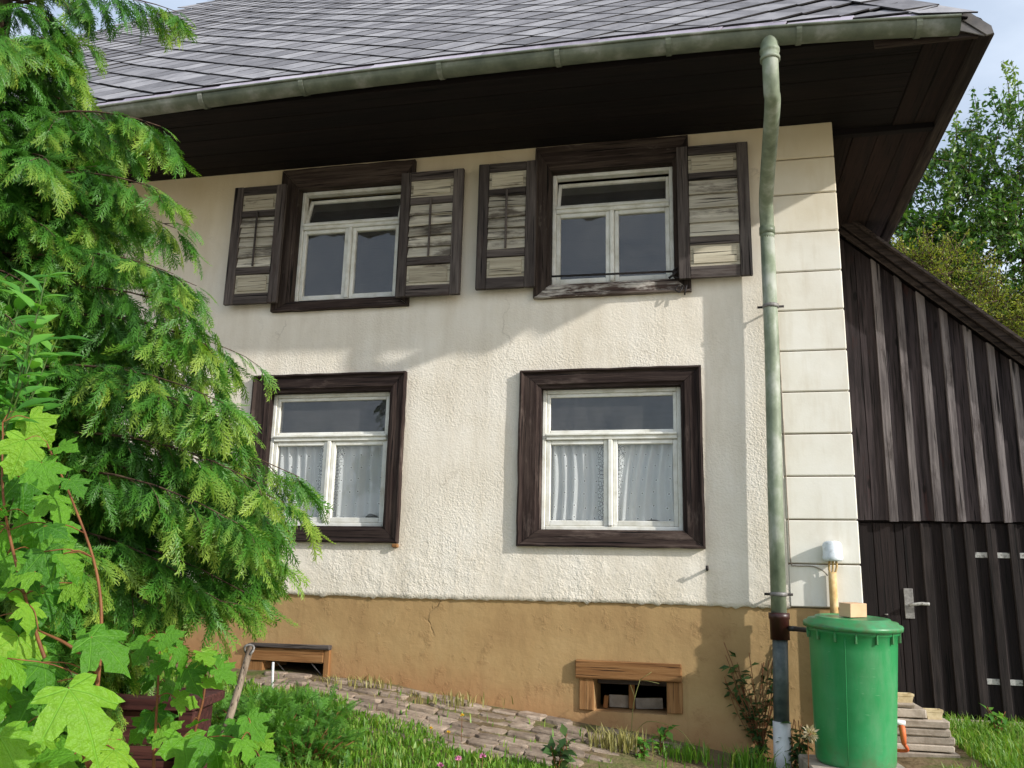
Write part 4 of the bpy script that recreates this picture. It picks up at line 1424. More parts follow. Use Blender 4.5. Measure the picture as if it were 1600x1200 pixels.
def place_sprays(P, D, N, L, tint, tmpl=SPR):
    Vs, Fs, Ts = [], [], []
    off = 0
    D = D / np.linalg.norm(D, axis=1, keepdims=True)
    X = np.cross(D, N); X /= np.linalg.norm(X, axis=1, keepdims=True) + 1e-9
    Z = np.cross(X, D)
    which = rng.integers(0, len(tmpl), len(P))
    for t, (V, F, T) in enumerate(tmpl):
        m = np.where(which == t)[0]
        if not len(m):
            continue
        l = L[m][:, None, None]
        vv = P[m][:, None, :] + l * (V[None, :, 0:1] * X[m][:, None, :] + V[None, :, 1:2] * D[m][:, None, :] + V[None, :, 2:3] * Z[m][:, None, :])
        n, k = len(m), len(V)
        ff = F[None] + (np.arange(n) * k)[:, None, None] + off
        Vs.append(vv.reshape(-1, 3)); Fs.append(ff.reshape(-1, 3))
        Ts.append(np.clip(T[None] + tint[m][:, None], 0, 1).reshape(-1))
        off += n * k
    return np.concatenate(Vs), np.concatenate(Fs), np.concatenate(Ts)


# ------------------------------------------------------------------ conifer
TX, TY = -1.70, -3.0
tz0 = gz(TX, TY)
con = empty('conifer_tree', (TX, TY, tz0), 'large drooping green conifer in front of the house wall', 'tree')
trunk = smooth_path([(TX, TY, tz0 - .1), (TX - .02, TY, 1.2), (TX - .06, TY + .02, 2.3), (TX - .10, TY, 3.4), (TX - .14, TY, 4.35)], 5)
tube('trunk', trunk, list(np.linspace(.10, .02, len(trunk))), M['bark'], con, 12)


def conifer_branches():
    ch, SP, SD, SN, SL, ST = [], [], [], [], [], []
    specs = []
    hs = np.concatenate([np.linspace(.25, 1.5, 130), np.linspace(1.5, 3.4, 150), np.linspace(3.45, 4.3, 22)])
    for bi, h in enumerate(hs):
        L0 = float(np.interp(h, [.2, .6, .9, 1.2, 1.5, 1.8, 2.2, 2.6, 3.0, 3.4, 3.8, 4.4], [.80, .90, .96, .98, .92, .84, .78, .70, .60, .52, .42, .2]))
        az = bi * 2.39996 + rng.uniform(-.3, .3)
        d = np.array([math.cos(az), math.sin(az), 0.])
        if d @ np.array([.72, -.69, 0]) < -.15 and bi % 5:
            continue
        if d[1] < -.4:
            L0 = min(L0, .85)
        p0 = np.array([TX - .03 * h, TY, h])
        L = L0 * rng.uniform(.6, 1.02)
        specs.append((p0, d, L, rng.uniform(.12, .3), None))
    for (px, py, Y) in [(484, 735, -2.9), (460, 775, -3.0), (410, 880, -3.0), (425, 830, -2.8), (384, 540, -2.9), (320, 480, -3.1), (280, 190, -3.0), (310, 10, -2.9), (400, 660, -3.0), (425, 745, -3.2), (395, 810, -3.3), (350, 640, -3.2), (395, 740, -2.7), (330, 910, -3.1), (262, 945, -3.2), (180, 965, -3.2), (110, 1000, -3.2), (300, 890, -3.2), (60, 900, -3.4), (140, 880, -3.5), (220, 940, -2.7), (150, 1000, -2.7), (432, 850, -3.0), (418, 880, -2.9), (395, 915, -3.1), (360, 930, -3.2), (345, 530, -3.1), (350, 585, -3.0), (370, 620, -3.2), (295, 420, -3.1), (275, 290, -3.0), (300, 350, -2.9), (330, 440, -2.8), (440, 800, -3.15)]:
        tip = np.array(at(px, py, Y))
        v = tip - np.array([TX, TY, tip[2]])
        L = np.linalg.norm(v)
        specs.append((np.array([TX - .03 * tip[2], TY, tip[2] + .06 * L]), v / L, L, .2, tip))
    for bi, (p0, d, L, rise, tip) in enumerate(specs):
        pts = []
        for k in range(9):
            t = k / 8
            side = .10 * math.sin(2.4 * t + bi) * t * (0 if tip is not None else 1)
            z = rise * L * (t - 1.05 * t * t) * 1.5 - (.22 * L * t ** 2.2 if tip is None else .06 * L * t ** 2)
            pts.append(p0 + d * L * t + np.array([-d[1], d[0], 0]) * side + np.array([0, 0, z]))
        pts = np.array(pts)
        ch.append(([Vector(p) for p in pts], list(np.linspace(.009, .0015, 9))))
        ns = int(34 * L) if tip is None else int(28 * L)
        for k in range(ns):
            t = .05 + .95 * (k + rng.uniform(0, 1)) / ns
            i0 = min(int(t * 8), 7); fr = t * 8 - i0
            p = pts[i0] * (1 - fr) + pts[i0 + 1] * fr
            tg = pts[i0 + 1] - pts[i0]; tg /= np.linalg.norm(tg)
            sd = np.array([-d[1], d[0], 0.]) * (1 if k % 2 else -1)
            ang = rng.uniform(.1, 1.1) * (1 - .5 * t)
            dr = tg * math.cos(ang) + sd * math.sin(ang) + np.array([0, 0, rng.uniform(-.9, .35)])
            dr /= np.linalg.norm(dr)
            tl = rng.uniform(.08, .24) * (1.1 - .35 * t)
            n5 = rng.integers(4, 8)
            q = p.copy(); cur = dr.copy()
            tw = [Vector(q)]
            yel = max(-.2, rng.normal(-.1, .14)) + (.2 if t > .72 else 0) - (.12 if t < .4 else 0)  # yellower tips; the crown's inner shade is put into the tint
            for g in range(n5):
                cur = cur + np.array([0, 0, -rng.uniform(.02, .22)]) + rng.normal(size=3) * .08; cur /= np.linalg.norm(cur)
                q = q + cur * tl / n5
                tw.append(Vector(q))
                lat = np.cross(cur, [0, 0, 1.]); lat /= np.linalg.norm(lat) + 1e-6
                for sg in ((1, -1) if g % 2 else (-1,)):
                    sdir = cur * rng.uniform(.6, 1.1) + lat * sg * rng.uniform(.2, .9) + np.array([0, 0, -rng.uniform(0, .55)])
                    SP.append(q.copy()); SD.append(sdir); SN.append(np.array([.2, -.35, .8]) + rng.normal(size=3) * .6)
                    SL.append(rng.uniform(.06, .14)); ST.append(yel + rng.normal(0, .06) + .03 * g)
            if k % 3 == 0:
                ch.append((tw[::2], [.0022] + [.0013] * (len(tw[::2]) - 1)))
        SP.append(pts[-1]); SD.append(pts[-1] - pts[-2]); SN.append(np.array([0, 0, 1.])); SL.append(.12); ST.append(.2)
    return ch, [np.array(a) for a in (SP, SD, SN, SL, ST)]


ch, (SP, SD, SN, SL, ST) = conifer_branches()
# a few long sprays reaching in front of the lower window and the eaves
tubes_joined('branches', ch, M['bark'], con, 5, (TX, TY, tz0))
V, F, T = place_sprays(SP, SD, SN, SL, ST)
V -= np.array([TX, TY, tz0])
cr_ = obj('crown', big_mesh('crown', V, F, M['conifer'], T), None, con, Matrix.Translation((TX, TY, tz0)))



# ------------------------------------------------------------------ low feathery bush beside the box
def feathery(name, centers, label, cat):
    c0 = Vector(centers[0][0])
    g = gz(c0.x, c0.y)
    e = empty(name, (c0.x, c0.y, g), label, cat)
    P, D, N, L, T = [], [], [], [], []
    ch = []
    for (c, h, n) in centers:
        c = Vector(c)
        for k in range(n):
            a = rng.uniform(0, 6.28); r = rng.uniform(0, .12)
            b = np.array([c.x + r * math.cos(a), c.y + r * math.sin(a), gz(c.x, c.y)])
            dd = np.array([math.cos(a) * .6, math.sin(a) * .6, rng.uniform(.5, 1.3)]); dd /= np.linalg.norm(dd)
            hh = h * rng.uniform(.6, 1.1)
            tip = b + dd * hh
            ch.append(([Vector(b), Vector((b + tip) / 2 + np.array([0, 0, .02])), Vector(tip)], [.004, .003, .002]))
            for t in (.2, .32, .44, .55, .66, .76, .85, .93, 1.0):
                P.append(b + dd * hh * t); o = rng.normal(size=3) * .6; D.append(dd * .8 + o + np.array([0, 0, -.1])); N.append(np.array([0, 0, 1.]) + rng.normal(size=3) * .3)
                L.append(rng.uniform(.06, .12)); T.append(rng.uniform(-.25, .25))
    V, F, T2 = place_sprays(*[np.array(q) for q in (P, D, N, L, T)])
    V -= np.array([c0.x, c0.y, g])
    tubes_joined('stems', ch, M['redstem'], e, 4, (c0.x, c0.y, g))
    obj('crown', big_mesh('crown', V, F, M['feather'], T2), None, e, Matrix.Translation((c0.x, c0.y, g)))


fc = at(450, 1170, -1.7)
feathery('feathery_bush', [((at(430, 1150, -1.3)), .19, 44), ((at(480, 1180, -1.3)), .17, 40), ((at(385, 1180, -1.4)), .18, 36), ((at(470, 1230, -1.7)), .19, 40), ((at(400, 1230, -1.7)), .19, 36)], 'low feathery green bush in front of the cellar opening', 'bush')


# ------------------------------------------------------------------ maple saplings
half = [(.0, .0), (.06, -.07), (.20, -.17), (.33, -.15), (.48, -.05), (.41, .02), (.33, .08), (.45, .14), (.55, .27), (.70, .43), (.55, .45), (.46, .54), (.37, .50), (.23, .44), (.27, .58), (.36, .69), (.24, .76), (.17, .88), (.08, .92), (.0, 1.08)]


def maple_me(curl, fold, seed):
    r = random.Random(seed)
    R_ = [(x * r.uniform(.94, 1.06), y * r.uniform(.96, 1.04)) for x, y in half]
    L_ = [(-x * r.uniform(.94, 1.06), y * r.uniform(.96, 1.04)) for x, y in half]
    def z(x, y):
        rr = math.hypot(x, y - .15)
        return fold * abs(x) - curl * rr * rr + .03 * math.sin(6 * x + 5 * y)
    bm = bmesh.new()
    mid = [bm.verts.new((0, y, z(0, y))) for y in (0, .25, .5, .75)]
    tip = bm.verts.new((0, R_[-1][1], z(0, R_[-1][1])))
    for H in (R_, L_):
        vs = [bm.verts.new((x, y, z(x, y))) for x, y in H[1:-1]]
        # fans towards the midrib
        seq = vs + [tip]
        anchor = lambda y: 0 if y < .05 else (1 if y < .46 else (2 if y < .60 else 3))
        pa = 0
        faces = [(mid[0], seq[0], None)]
        cur = 0
        for i in range(len(seq) - 1):
            a, b = seq[i], seq[i + 1]
            tgt = [0, 0, 0, 0, 0, 1, 1, 1, 1, 1, 1, 1, 2, 2, 3, 3, 3, 3, 3][i] if i < 19 else 3
            while cur < tgt:
                bm.faces.new((mid[cur], a, mid[cur + 1])) if H is R_ else bm.faces.new((mid[cur + 1], a, mid[cur]))
                cur += 1
            bm.faces.new((mid[cur], a, b)) if H is R_ else bm.faces.new((b, a, mid[cur]))
    me = bpy.data.meshes.new('leaf')
    bmesh.ops.recalc_face_normals(bm, faces=bm.faces)
    bm.to_mesh(me)
    bm.free()
    me.polygons.foreach_set('use_smooth', [True] * len(me.polygons))
    me.materials.append(M['maple'])
    return me


MAPLE = [maple_me(.25, .16, 1), maple_me(.45, .05, 2), maple_me(.12, .28, 3), maple_me(.6, .2, 4)]
n_maple = [0]


def leaf_at(parent, px, py, Y, size_px, roll=None, face=.6, chains=None, stem=None, me=None):
    """one maple leaf; size in photo pixels, lying between facing the sky and facing the viewer"""
    P = at(px, py, Y)
    jit = .05 if size_px > 120 else .36
    size = size_px * (P - CAM).dot(FW) / FPX / 1.15
    n = (Vector((0, 0, 1)) * (1 - face) + (CAM - P).normalized() * face + SDIR * .35 + Vector((random.gauss(0, jit), random.gauss(0, jit), random.gauss(0, jit * .65)))).normalized()
    roll = random.gauss(0, .8) if roll is None else roll
    dn_ = (RT * math.sin(roll) - UP * math.cos(roll))
    y = (dn_ - n * dn_.dot(n)).normalized()
    x = y.cross(n)
    Mx = Matrix.Translation(P - y * size * .4) @ Matrix((x, y, n)).transposed().to_4x4() @ Matrix.Scale(size, 4)
    obj('leaf', me or random.choice(MAPLE), None, parent, Mx)
    n_maple[0] += 1
    if chains is not None and stem is not None:
        base = P - y * size * .4
        sp = min(stem, key=lambda q: (q - base).length + .6 * max(0, q.z - base.z))
        chains.append((smooth_path([sp, (sp + base) / 2 + Vector((0, 0, .015)), base], 3), .0017))


def sapling(stems, leaves, label, Y):
    base = Vector(stems[0][0])
    e = empty('maple_sapling', (base.x, base.y, gz(base.x, base.y)), label, 'sapling', 'maple saplings in the foreground')
    ch = []
    allp = []
    for st in stems:
        p = smooth_path(st, 6)
        ch.append((p, list(np.linspace(.0065, .0025, len(p)))))
        allp += p
    for lf in leaves:
        leaf_at(e, lf[0], lf[1], Y + random.uniform(-.12, .12) if len(lf) < 5 else lf[4], lf[2], lf[3] if len(lf) > 3 else None, chains=ch, stem=allp)
    tubes_joined('stem', ch, M['redstem'], e, 6, base)


def rl(n, x0, x1, y0, y1, s0, s1):
    return [(random.uniform(x0, x1), random.uniform(y0, y1), random.uniform(s0, s1)) for _ in range(n)]


YM = -3.65
sapling([[at(120, 1420, YM), at(140, 1190, YM), at(158, 1000, YM), at(150, 890, YM), at(112, 780, YM), at(72, 690, YM)], [at(140, 1200, YM), at(60, 1000, YM - .05), at(8, 800, YM), at(4, 660, YM)], [at(150, 1050, YM), at(110, 1010, YM - .1), at(60, 985, YM - .1)]],
        [(62, 672, 66, .9), (30, 712, 74, -.4), (72, 742, 64, .3), (36, 772, 78, .2), (88, 788, 62, .5), (50, 830, 72, -.2), (96, 838, 66, .6), (24, 872, 78), (74, 884, 70, .2), (112, 880, 56, .8), (88, 952, 92, .7), (30, 930, 84, -.4), (40, 962, 60),
         (104, 700, 44), (118, 760, 46), (20, 660, 50), (120, 925, 50, .4), (60, 1000, 60), (10, 1000, 80, -.3)] + rl(16, -20, 112, 690, 1000, 46, 74), 'tallest maple sapling, along the left edge in front of the conifer', YM)
sapling([[at(150, 1420, YM + .2), at(146, 1200, YM - .05), at(150, 1100, YM - .1), at(152, 1040, YM)], [at(30, 1420, YM), at(25, 1200, YM - .1), at(20, 1050, YM)]],
        [(130, 1112, 132, .25, YM - .35), (168, 1012, 88, .95, YM - .1), (22, 1030, 104, -.3), (34, 1120, 96, -.5), (15, 1180, 100, .1), (70, 1175, 76), (60, 1060, 70, .2), (170, 1165, 60), (100, 1195, 90, .3), (135, 1010, 52), (185, 1190, 70)] + rl(9, -10, 130, 1030, 1200, 50, 80), 'maple sapling with one very large leaf in the lower left corner', YM - .1)
sapling([[at(236, 1420, YM + .5), at(240, 1200, YM + .45), at(246, 1090, YM + .4), at(250, 1000, YM + .4)]],
        [(240, 988, 40, 0), (268, 1002, 46, .6), (222, 1018, 46, -.6), (285, 1026, 48, .8), (252, 1040, 44), (298, 1058, 52, .5), (272, 1078, 56, .2), (236, 1062, 40, -.5), (244, 1132, 58, .1), (222, 1142, 48, -.8), (262, 1150, 50, .7), (258, 1012, 36), (232, 1000, 34), (290, 1095, 44)], 'slender maple sapling before the red brown box', YM + .4)
sapling([[at(292, 1420, YM + .45), at(300, 1180, YM + .4), at(318, 1090, YM + .4), at(322, 1035, YM + .4)], [at(390, 1420, YM + .3), at(388, 1250, YM + .3), at(392, 1150, YM + .3)]],
        [(322, 1028, 40, 0), (340, 1040, 46, .8), (352, 1054, 44, .9), (310, 1045, 40, -.5), (330, 1070, 42), (290, 1180, 88, -.3), (338, 1178, 84, .3), (372, 1142, 46), (398, 1136, 52, .5), (412, 1160, 40, .7), (386, 1168, 48, -.2), (360, 1196, 60), (420, 1190, 50, .6), (310, 1130, 36)], 'maple sapling with yellow green tips beside the leaning pole', YM + .35)

# ------------------------------------------------------------------ glossy shrub at the left edge
sb = at(-20, 900, -3.45)
sh = empty('leafy_shrub', (sb.x, sb.y, gz(sb.x, sb.y)), 'shrub with long glossy leaves at the left edge before the conifer', 'shrub')


def lance():
    V, F = [], []
    n = 7
    for i in range(n + 1):
        t = i / n
        w_ = .2 * math.sin(math.pi * t ** .8) * (1 - .25 * t)
        z = -.22 * t * t
        V += [(-w_, t, z + .35 * w_), (0, t, z), (w_, t, z + .35 * w_)]
    for i in range(n):
        a = i * 3
        F += [(a, a + 1, a + 4, a + 3), (a + 1, a + 2, a + 5, a + 4)]
    me = mesh('leaf', V, F, True)
    me.materials.append(M['shrubleaf'])
    return me


lance_me = lance()
ch = []
for k in range(22):
    tip = at(random.uniform(-60, 92), random.uniform(430, 630), -3.45 + random.uniform(-.25, .25))
    if tip.x > -.9 and random.random() < .3:
        continue
    base = sb + Vector((random.uniform(-.1, .1), random.uniform(-.1, .1), -.55))
    p = smooth_path([base, (base + tip) / 2 + Vector((-.05, 0, .08)), tip], 5)
    ch.append((p, list(np.linspace(.006, .002, len(p)))))
    td = (p[-1] - p[-3]).normalized()
    for q in range(13):
        a = 2.4 * q
        u_ = td.orthogonal().normalized()
        v_ = td.cross(u_)
        dirn = (td * .55 + (u_ * math.cos(a) + v_ * math.sin(a)) * .9 + Vector((.15, -.2, -.05))).normalized()
        nn = (Vector((0, 0, 1)) + SDIR * .4 + (CAM - tip).normalized() * .3)
        x_ = dirn.cross(nn).normalized()
        n_ = x_.cross(dirn)
        pos = p[-1].lerp(p[len(p) // 2], q / 13.0)
        obj('leaf', lance_me, None, sh, Matrix.Translation(pos) @ Matrix((x_, dirn, n_)).transposed().to_4x4() @ Matrix.Scale(random.uniform(.08, .13), 4))
tubes_joined('stem', ch, M['greenstem'], sh, 5, sb)

# ------------------------------------------------------------------ red-brown box and leaning pole
bp = at(225, 1090, -2.55)
bx_ = empty('wooden_box', (bp.x, bp.y, gz(bp.x, bp.y)), 'dark red brown wooden box behind the maple saplings', 'box')
RBX = Matrix.Translation((bp.x, bp.y, bp.z)) @ Matrix.Rotation(rad(14), 4, 'Z')


def bpart(name, c, s, mat=M['boxred'], bev=.004):
    obj(name, box_me(*s, bev), mat, bx_, RBX @ Matrix.Translation(c))


hB = bp.z - gz(bp.x, bp.y) + .02
bpart('rim', (.01, -.02, -.022), (.42, .055, .044))
bpart('rim', (.01, .36, -.022), (.42, .04, .044))
bpart('rim', (-.185, .17, -.024), (.04, .32, .04))
bpart('rim', (.205, .17, -.024), (.04, .32, .04))
for k in range(3):
    hh = (hB - .05) / 3
    bpart('plank', (.0, .0, -.047 - hh * (k + .5)), (.37, .022, hh - .004))
bpart('side_panel', (-.178, .17, -.046 - (hB - .05) / 2), (.018, .31, hB - .05))
bpart('side_panel', (.178, .17, -.046 - (hB - .05) / 2), (.018, .31, hB - .05))
bpart('corner_post', (.19, -.022, -.047 - (hB - .05) / 2), (.06, .05, hB - .05))
bpart('corner_post', (-.17, -.022, -.047 - (hB - .05) / 2), (.05, .05, hB - .05))
bpart('lid', (.01, .17, -.012), (.36, .31, .016))

pa_, pb2 = at(393, 1008, -1.75), at(332, 1200, -1.95)
pole = empty('wooden_pole', pb2, 'crooked old wooden pole stuck in the ground before the cellar opening', 'pole')
gb = gz(pb2.x, pb2.y)
tube('shaft', [pb2, pb2.lerp(pa_, .5) + Vector((.006, 0, 0)), pa_], [.020, .018, .016], M['pole'], pole, 12)
rg = pb2.lerp(pa_, .96)
tubes_joined('ring', [([rg + Vector((.024 * math.cos(t), -.01 + .01 * math.sin(t * 2), .024 * math.sin(t))) for t in np.linspace(0, 6.28, 14)], .006)], M['dullmetal'], pole, origin=rg)
wp = at(425, 1058, -.6)
tag(tube('white_stake', [wp + Vector((.01, 0, -.12)), wp + Vector((0, 0, .09))], .008, M['whitepipe'], None, 8), 'thin white stake in the weeds below the cellar opening', 'stake')


# ------------------------------------------------------------------ lawn
def blades(n, fx, hmin, hmax, tint_mu):
    P = []
    while len(P) < n:
        q = fx()
        if q is not None:
            P.append(q)
    P = np.array(P)
    a = rng.uniform(0, 6.283, n)
    h = rng.uniform(hmin, hmax, n)
    lean = rng.uniform(.1, .7, n)
    d = np.stack([np.cos(a), np.sin(a), np.zeros(n)], 1)
    s = np.stack([-np.sin(a), np.cos(a), np.zeros(n)], 1) * (.003 + .0025 * rng.uniform(size=n))[:, None]
    up = np.array([0, 0, 1.])
    m = P + up * (h * .6)[:, None] + d * (h * lean * .3)[:, None]
    t = P + up * (h * (1 - .25 * lean))[:, None] + d * (h * lean)[:, None]
    V = np.stack([P - s, P + s, m - s * .8, m + s * .8, t], 1).reshape(-1, 3)
    b = np.arange(n)[:, None] * 5
    F = np.concatenate([b + [0, 1, 3], b + [0, 3, 2], b + [2, 3, 4]], 0)
    T = np.repeat(np.clip(rng.normal(tint_mu, .22, n), 0, 1), 5)
    return V, F, T


def patchn(x, y):
    return math.sin(x * 3.1 + 1.7) * math.sin(y * 2.7 + x) + .6 * math.sin(x * 7.3 - y * 5.1)


def lawn_pt():
    x = rng.uniform(-2.3, 2.0); y = rng.uniform(-3.4, -.25)
    edge = grass_edge(x)
    k = (edge - y) / .22 + .5 * patchn(x, y)
    if k < 0 and rng.uniform() > .02:
        return None
    if patchn(x * 1.3, y * 1.1) < -1.1 and rng.uniform() < .8:
        return None
    return (x, y, gz(x, y))


def lawn_pt2():
    x = rng.uniform(2.55, 5.0); y = rng.uniform(-1.8, 1.93)
    if x < 2.85 and y > -.1:
        return None
    if y > 1.6 and rng.uniform() < .5:
        return None
    return (x, y, gz(x, y))


A = blades(46000, lawn_pt, .022, .075, .48)
B_ = blades(26000, lawn_pt2, .04, .13, .5)
V = np.concatenate([A[0], B_[0]]); F = np.concatenate([A[1], B_[1] + len(A[0])]); T = np.concatenate([A[2], B_[2]])
tag(obj('lawn_grass', big_mesh('lawn_grass', V, F, M['grass'], T), None), 'short rough lawn grass in front of the house', 'grass', kind='stuff')


# broad low weeds inside the lawn
def lw():
    for _ in range(100):
        q = lawn_pt()
        if q and q[1] < -.8:
            return q
    return q


n = 5000
P = np.array([lw() for _ in range(n)]) + np.array([0, 0, .01])
D = unit(n); D[:, 2] = np.abs(D[:, 2]) * .8 + .25
V, F, T = leaf_quads(P, D, np.tile([0, 0, 1.], (n, 1)) + rng.normal(size=(n, 3)) * .2, rng.uniform(.025, .06, n), rng.uniform(.012, .024, n), rng.uniform(.2, .75, n))
tag(obj('clover_leaves', big_mesh('clover_leaves', V, F, M['grass'], T), None), 'low clover and weed leaves among the lawn grass', 'ground cover', kind='stuff')


def tuft(name, px, py, Y, n, h, mat, label, spread=.09, lean=1.0):
    c = at(px, py, Y)
    g = gz(c.x, c.y)
    V, F, T = blades(n, lambda: (rng.normal(0, spread), rng.normal(0, spread * .6), 0.0), h * .5, h, .4)
    tag(obj(name, big_mesh(name, V, F, mat, T), None, None, Matrix.Translation((c.x, c.y, g))), label, 'grass tuft', kind='stuff')


tuft('grass_tuft', 962, 1150, -.45, 170, .16, M['drygrass'], 'yellowed dry grass tuft below the right cellar window')
tuft('grass_tuft', 1075, 1185, -.35, 120, .14, M['grass'], 'green grass tuft at the foot of the brown plinth')
tuft('grass_tuft', 1172, 1195, -.4, 160, .2, M['grass'], 'grass tuft beside the white foot of the downpipe', .06)
tuft('grass_tuft', 690, 1090, -.2, 120, .10, M['drygrass'], 'dry grass growing between the paving stones', .2)
tuft('grass_tuft', 560, 1072, -.15, 120, .09, M['drygrass'], 'sparse dry grass near the cellar opening', .15)


def weed(name, px, py, Y, h, n, ls, mat, label, cat='weed', lean=(0, 0)):
    c = at(px, py, Y)
    g = gz(c.x, c.y)
    e = empty(name, (c.x, c.y, g), label, cat)
    ch, P, D, N = [], [], [], []
    for k in range(max(3, n // 9)):
        a = rng.uniform(0, 6.28)
        tip = Vector((lean[0] + .12 * h * math.cos(a) * 2, lean[1] + .1 * h * math.sin(a), h * rng.uniform(.5, 1)))
        p = smooth_path([(rng.normal(0, .015), rng.normal(0, .01), 0), tip * .5 + Vector((rng.normal(0, .02), 0, .02)), tip], 4)
        ch.append((p, .003))
        for q in range(9):
            t = rng.uniform(.1, 1)
            i = min(int(t * (len(p) - 1)), len(p) - 1)
            P.append(tuple(p[i])); dd = unit(1)[0]; dd[2] = dd[2] * .5 + .1; D.append(dd); N.append((0, -.4, 1.))
    m = len(P)
    V, F, T = leaf_quads(np.array(P), np.array(D), np.array(N) + rng.normal(size=(m, 3)) * .2, rng.uniform(.6, 1.2, m) * ls, rng.uniform(.35, .5, m) * ls, rng.uniform(0, 1, m))
    tubes_joined('stem', [([Vector((c.x, c.y, g)) + q for q in pp], r) for pp, r in ch], M['redstem'], e, 4, (c.x, c.y, g))
    obj('foliage', big_mesh('foliage', V, F, mat, T), None, e, Matrix.Translation((c.x, c.y, g)))


weed('climbing_weed', 1190, 1190, -.06, .72, 260, .07, M['weed'], 'dark leafy weed climbing the plinth beside the downpipe', lean=(-.03, .02))
weed('leafy_weed', 1245, 1195, -.15, .32, 90, .07, M['weed'], 'dark leafy weed between downpipe and barrel')
weed('dock_weed', 872, 1180, -1.1, .22, 45, .09, M['weed'], 'dark broad leaved weed on the paving in front of the cellar window')
weed('leafy_weed', 1035, 1180, -.3, .16, 36, .07, M['feather'], 'small green weed below the right cellar window jamb')
weed('leafy_weed', 1000, 1190, -.5, .12, 45, .06, M['feather'], 'low bright weed in the sandy strip by the wall')
weed('leafy_weed', 1560, 1150, 1.2, .25, 60, .08, M['feather'], 'rank green weed at the foot of the barn door')

# dry twig before the right cellar window
tw = at(985, 1120, -.25)
g0 = Vector((tw.x, tw.y, gz(tw.x, tw.y)))
t1, t2, t3 = at(1000, 1062, -.2), at(1018, 1050, -.2), at(985, 1070, -.2)
tag(tubes_joined('dry_twig', [(smooth_path([g0, at(990, 1100, -.22), t1]), .003), ([t1, t2], .002), ([at(992, 1090, -.22), t3], .002), ([t1, at(1012, 1064, -.2), at(1030, 1068, -.2)], .0018), (smooth_path([g0, at(1010, 1128, -.4), at(1060, 1140, -.5), at(1085, 1170, -.6)]), .002)], M['drygrass'], None, 4, g0), 'thin dry twig in front of the right cellar window', 'twig')
# dried flower head left of the barrel
df = at(1266, 1146, -.62)
dfe = empty('dried_flower', (df.x, df.y, gz(df.x, df.y)), 'dried beige flower head hanging beside the barrel foot', 'flower')
n = 70
U = unit(n)
V, F, T = leaf_quads(U * .012, U, unit(n), rng.uniform(.02, .05, n), rng.uniform(.008, .016, n), rng.uniform(0, 1, n))
obj('flower_head', big_mesh('flower_head', V, F, M['dryflower'], T), None, dfe, Matrix.Translation(df))
tube('stalk', [(df.x - .02, df.y + .03, gz(df.x, df.y)), (df.x - .012, df.y + .01, df.z - .03), df], .003, M['redstem'], dfe, 5)


# flowers in the lawn
def bloom(name, px, py, Y, r, mat, label, cat, grp):
    p = at(px, py, Y)
    g = gz(p.x, p.y)
    e = empty(name, (p.x, p.y, g), label, cat, grp)
    top = Vector((p.x, p.y, max(p.z, g + .05)))
    n = 40
    U = unit(n); U[:, 2] = np.abs(U[:, 2]) - .2
    V, F, T = leaf_quads(U * r * .3, U, unit(n), np.full(n, r), np.full(n, r * .5), np.zeros(n))
    obj('flower_head', big_mesh('flower_head', V, F, mat, T), None, e, Matrix.Translation(top))
    tube('stalk', [(p.x, p.y, g), top], .0018, M['redstem'], e, 4)


for (px, py, lb) in ((716, 1186, 'pink clover bloom left of the pair near the paving'), (754, 1182, 'pink clover bloom nearest the paving stones'), (688, 1197, 'pink clover bloom lowest in the lawn')):
    bloom('clover_flower', px, py, -1.5, .016, M['pink'], lb, 'flower', 'clover blooms in the lawn')
for (px, py, lb) in ((700, 1160, 'small yellow bloom at the right end of the grass'), (722, 1118, 'tiny yellow bloom on the paving edge'), (672, 1166, 'small yellow bloom deep in the lawn grass'), (512, 1108, 'tiny yellow bloom beside the feathery bush')):
    bloom('yellow_flower', px, py, -.9, .010, M['yellow'], lb, 'flower', 'yellow blooms in the lawn')


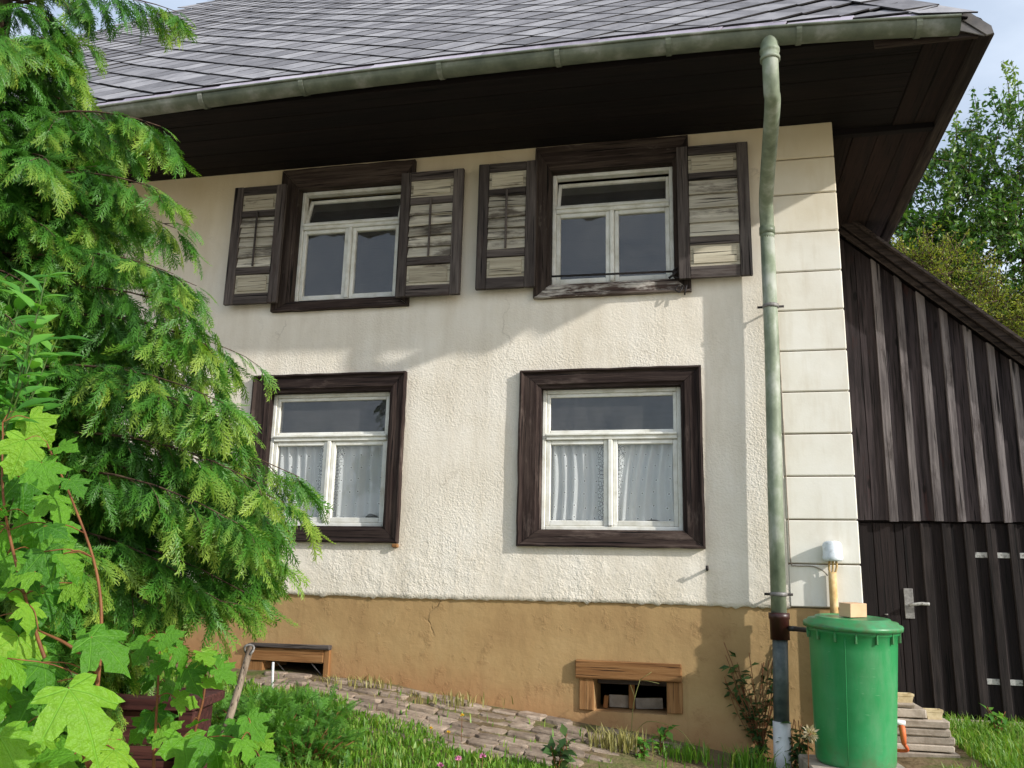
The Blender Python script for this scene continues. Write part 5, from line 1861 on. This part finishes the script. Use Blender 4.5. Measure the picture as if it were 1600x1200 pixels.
# ------------------------------------------------------------------ trees behind the barn
def leafy_tree(name, base, lobes, nper, ls, mat, label, cat, trunk_r, droop=.4, twiggy=0):
    base = Vector(base)
    g = gz(base.x, base.y)
    e = empty(name, (base.x, base.y, g), label, cat)
    o = np.array([base.x, base.y, g])
    ch = []
    top = np.mean([l[0] for l in lobes], 0)
    mid = Vector((base.x, base.y, g + (top[2] - g) * .45))
    ch.append((smooth_path([(base.x, base.y, g - .1), (Vector((base.x, base.y, g)) + mid) / 2 + Vector((.1, 0, 0)), mid], 4), [trunk_r * v for v in np.linspace(1, .6, 9)]))
    P, D, N, T = [], [], [], []
    for (c, r) in lobes:
        c = np.array(c); r = np.array(r)
        cv = Vector(c)
        ch.append((smooth_path([mid, mid.lerp(cv, .5) + Vector((0, 0, .2)), cv], 4), list(np.linspace(trunk_r * .4, .02, 9))))
        ncl = nper // 26
        for k in range(ncl):
            u = unit(1)[0]
            rr = rng.uniform(.35, 1.0) ** .5
            q = c + u * r * rr
            # twig with leaves along it
            td = u * .7 + rng.normal(size=3) * .5 + np.array([0, 0, .15]); td /= np.linalg.norm(td)
            tl = rng.uniform(.25, .6)
            ch.append(([Vector(q - td * tl * .3), Vector(q + td * tl)], [.008, .003]))
            shade = rng.uniform(-.25, .25)
            for j in range(26):
                t = rng.uniform(-.2, 1)
                P.append(q + td * tl * t + rng.normal(size=3) * .03)
                dd = td * .5 + rng.normal(size=3) * .6 + np.array([0, 0, -droop]); D.append(dd)
                N.append(np.array([0, 0, 1.]) + rng.normal(size=3) * .6)
                T.append(np.clip(rng.normal(.4, .2) + shade + (.35 if t > .85 else 0), 0, 1))
    for k in range(twiggy):     # long shoots standing out of the crown
        c, r = lobes[k % len(lobes)]
        u = unit(1)[0]; u[2] = abs(u[2]) + .5; u /= np.linalg.norm(u)
        a = np.array(c) + u * np.array(r) * .8
        b = a + u * rng.uniform(.5, 1.1) + np.array([0, 0, .2])
        ch.append(([Vector(a), Vector((a + b) / 2 + np.array([.03, 0, .03])), Vector(b)], [.012, .008, .003]))
        for j in range(60):
            t = rng.uniform(0, 1)
            P.append(a + (b - a) * t + rng.normal(size=3) * .03); dd = rng.normal(size=3) * .6 + u * .3 + np.array([0, 0, -droop]); D.append(dd)
            N.append(np.array([0, 0, 1.]) + rng.normal(size=3) * .6); T.append(np.clip(.55 + .5 * t + rng.normal(0, .15), 0, 1))
    P, D, N, T = map(np.array, (P, D, N, T))
    n = len(P)
    V, F, T = leaf_quads(P - o, D, N, rng.uniform(.7, 1.2, n) * ls, rng.uniform(.36, .5, n) * ls, T)
    tubes_joined('trunk', ch, M['bark'], e, 5, o)
    obj('crown', big_mesh('crown', V, F, mat, T), None, e, Matrix.Translation(o))


tc_ = at(1640, 900, 12)
lob = [(at(1480, 330, 11.5), (1.2, 1.2, 1.2)), (at(1590, 260, 11.8), (1.25, 1.2, 1.35)), (at(1430, 420, 11.2), (1.1, 1.1, .9)), (at(1560, 420, 11.0), (1.3, 1.2, 1.1)), (at(1680, 330, 12.2), (1.5, 1.5, 1.9)), (at(1500, 520, 11.5), (1.4, 1.3, 1.0)), (at(1640, 520, 11.5), (1.5, 1.3, 1.2)), (at(1400, 500, 12), (1.2, 1.2, 1.0)), (at(1760, 420, 12.5), (1.6, 1.6, 1.9))]
leafy_tree('broadleaf_tree', (tc_.x, 12, 0), [(tuple(c), r) for c, r in lob], 6500, .125, M['cherry'], 'tall loose green tree rising behind the barn roof', 'tree', .2, twiggy=16)
yb_ = at(1520, 470, 8.2)
leafy_tree('yellow_green_shrub', (yb_.x, 8.2, 0), [(tuple(at(1480, 440, 8.2)), (.55, .6, .42)), (tuple(at(1550, 495, 8.2)), (.6, .6, .42)), (tuple(at(1610, 520, 8.2)), (.6, .6, .45)), (tuple(at(1500, 520, 8.4)), (.7, .6, .5)), (tuple(at(1440, 420, 8.3)), (.35, .4, .3))], 2600, .055, M['yellowbush'], 'yellow green bush just above the barn verge', 'bush', .07, droop=.0)
# tree standing right of the picture is left out: nothing of it shows
print('maple leaves', n_maple[0], 'objects', len(bpy.data.objects), 'tris', sum(len(o.data.polygons) for o in bpy.data.objects if o.type == 'MESH'))
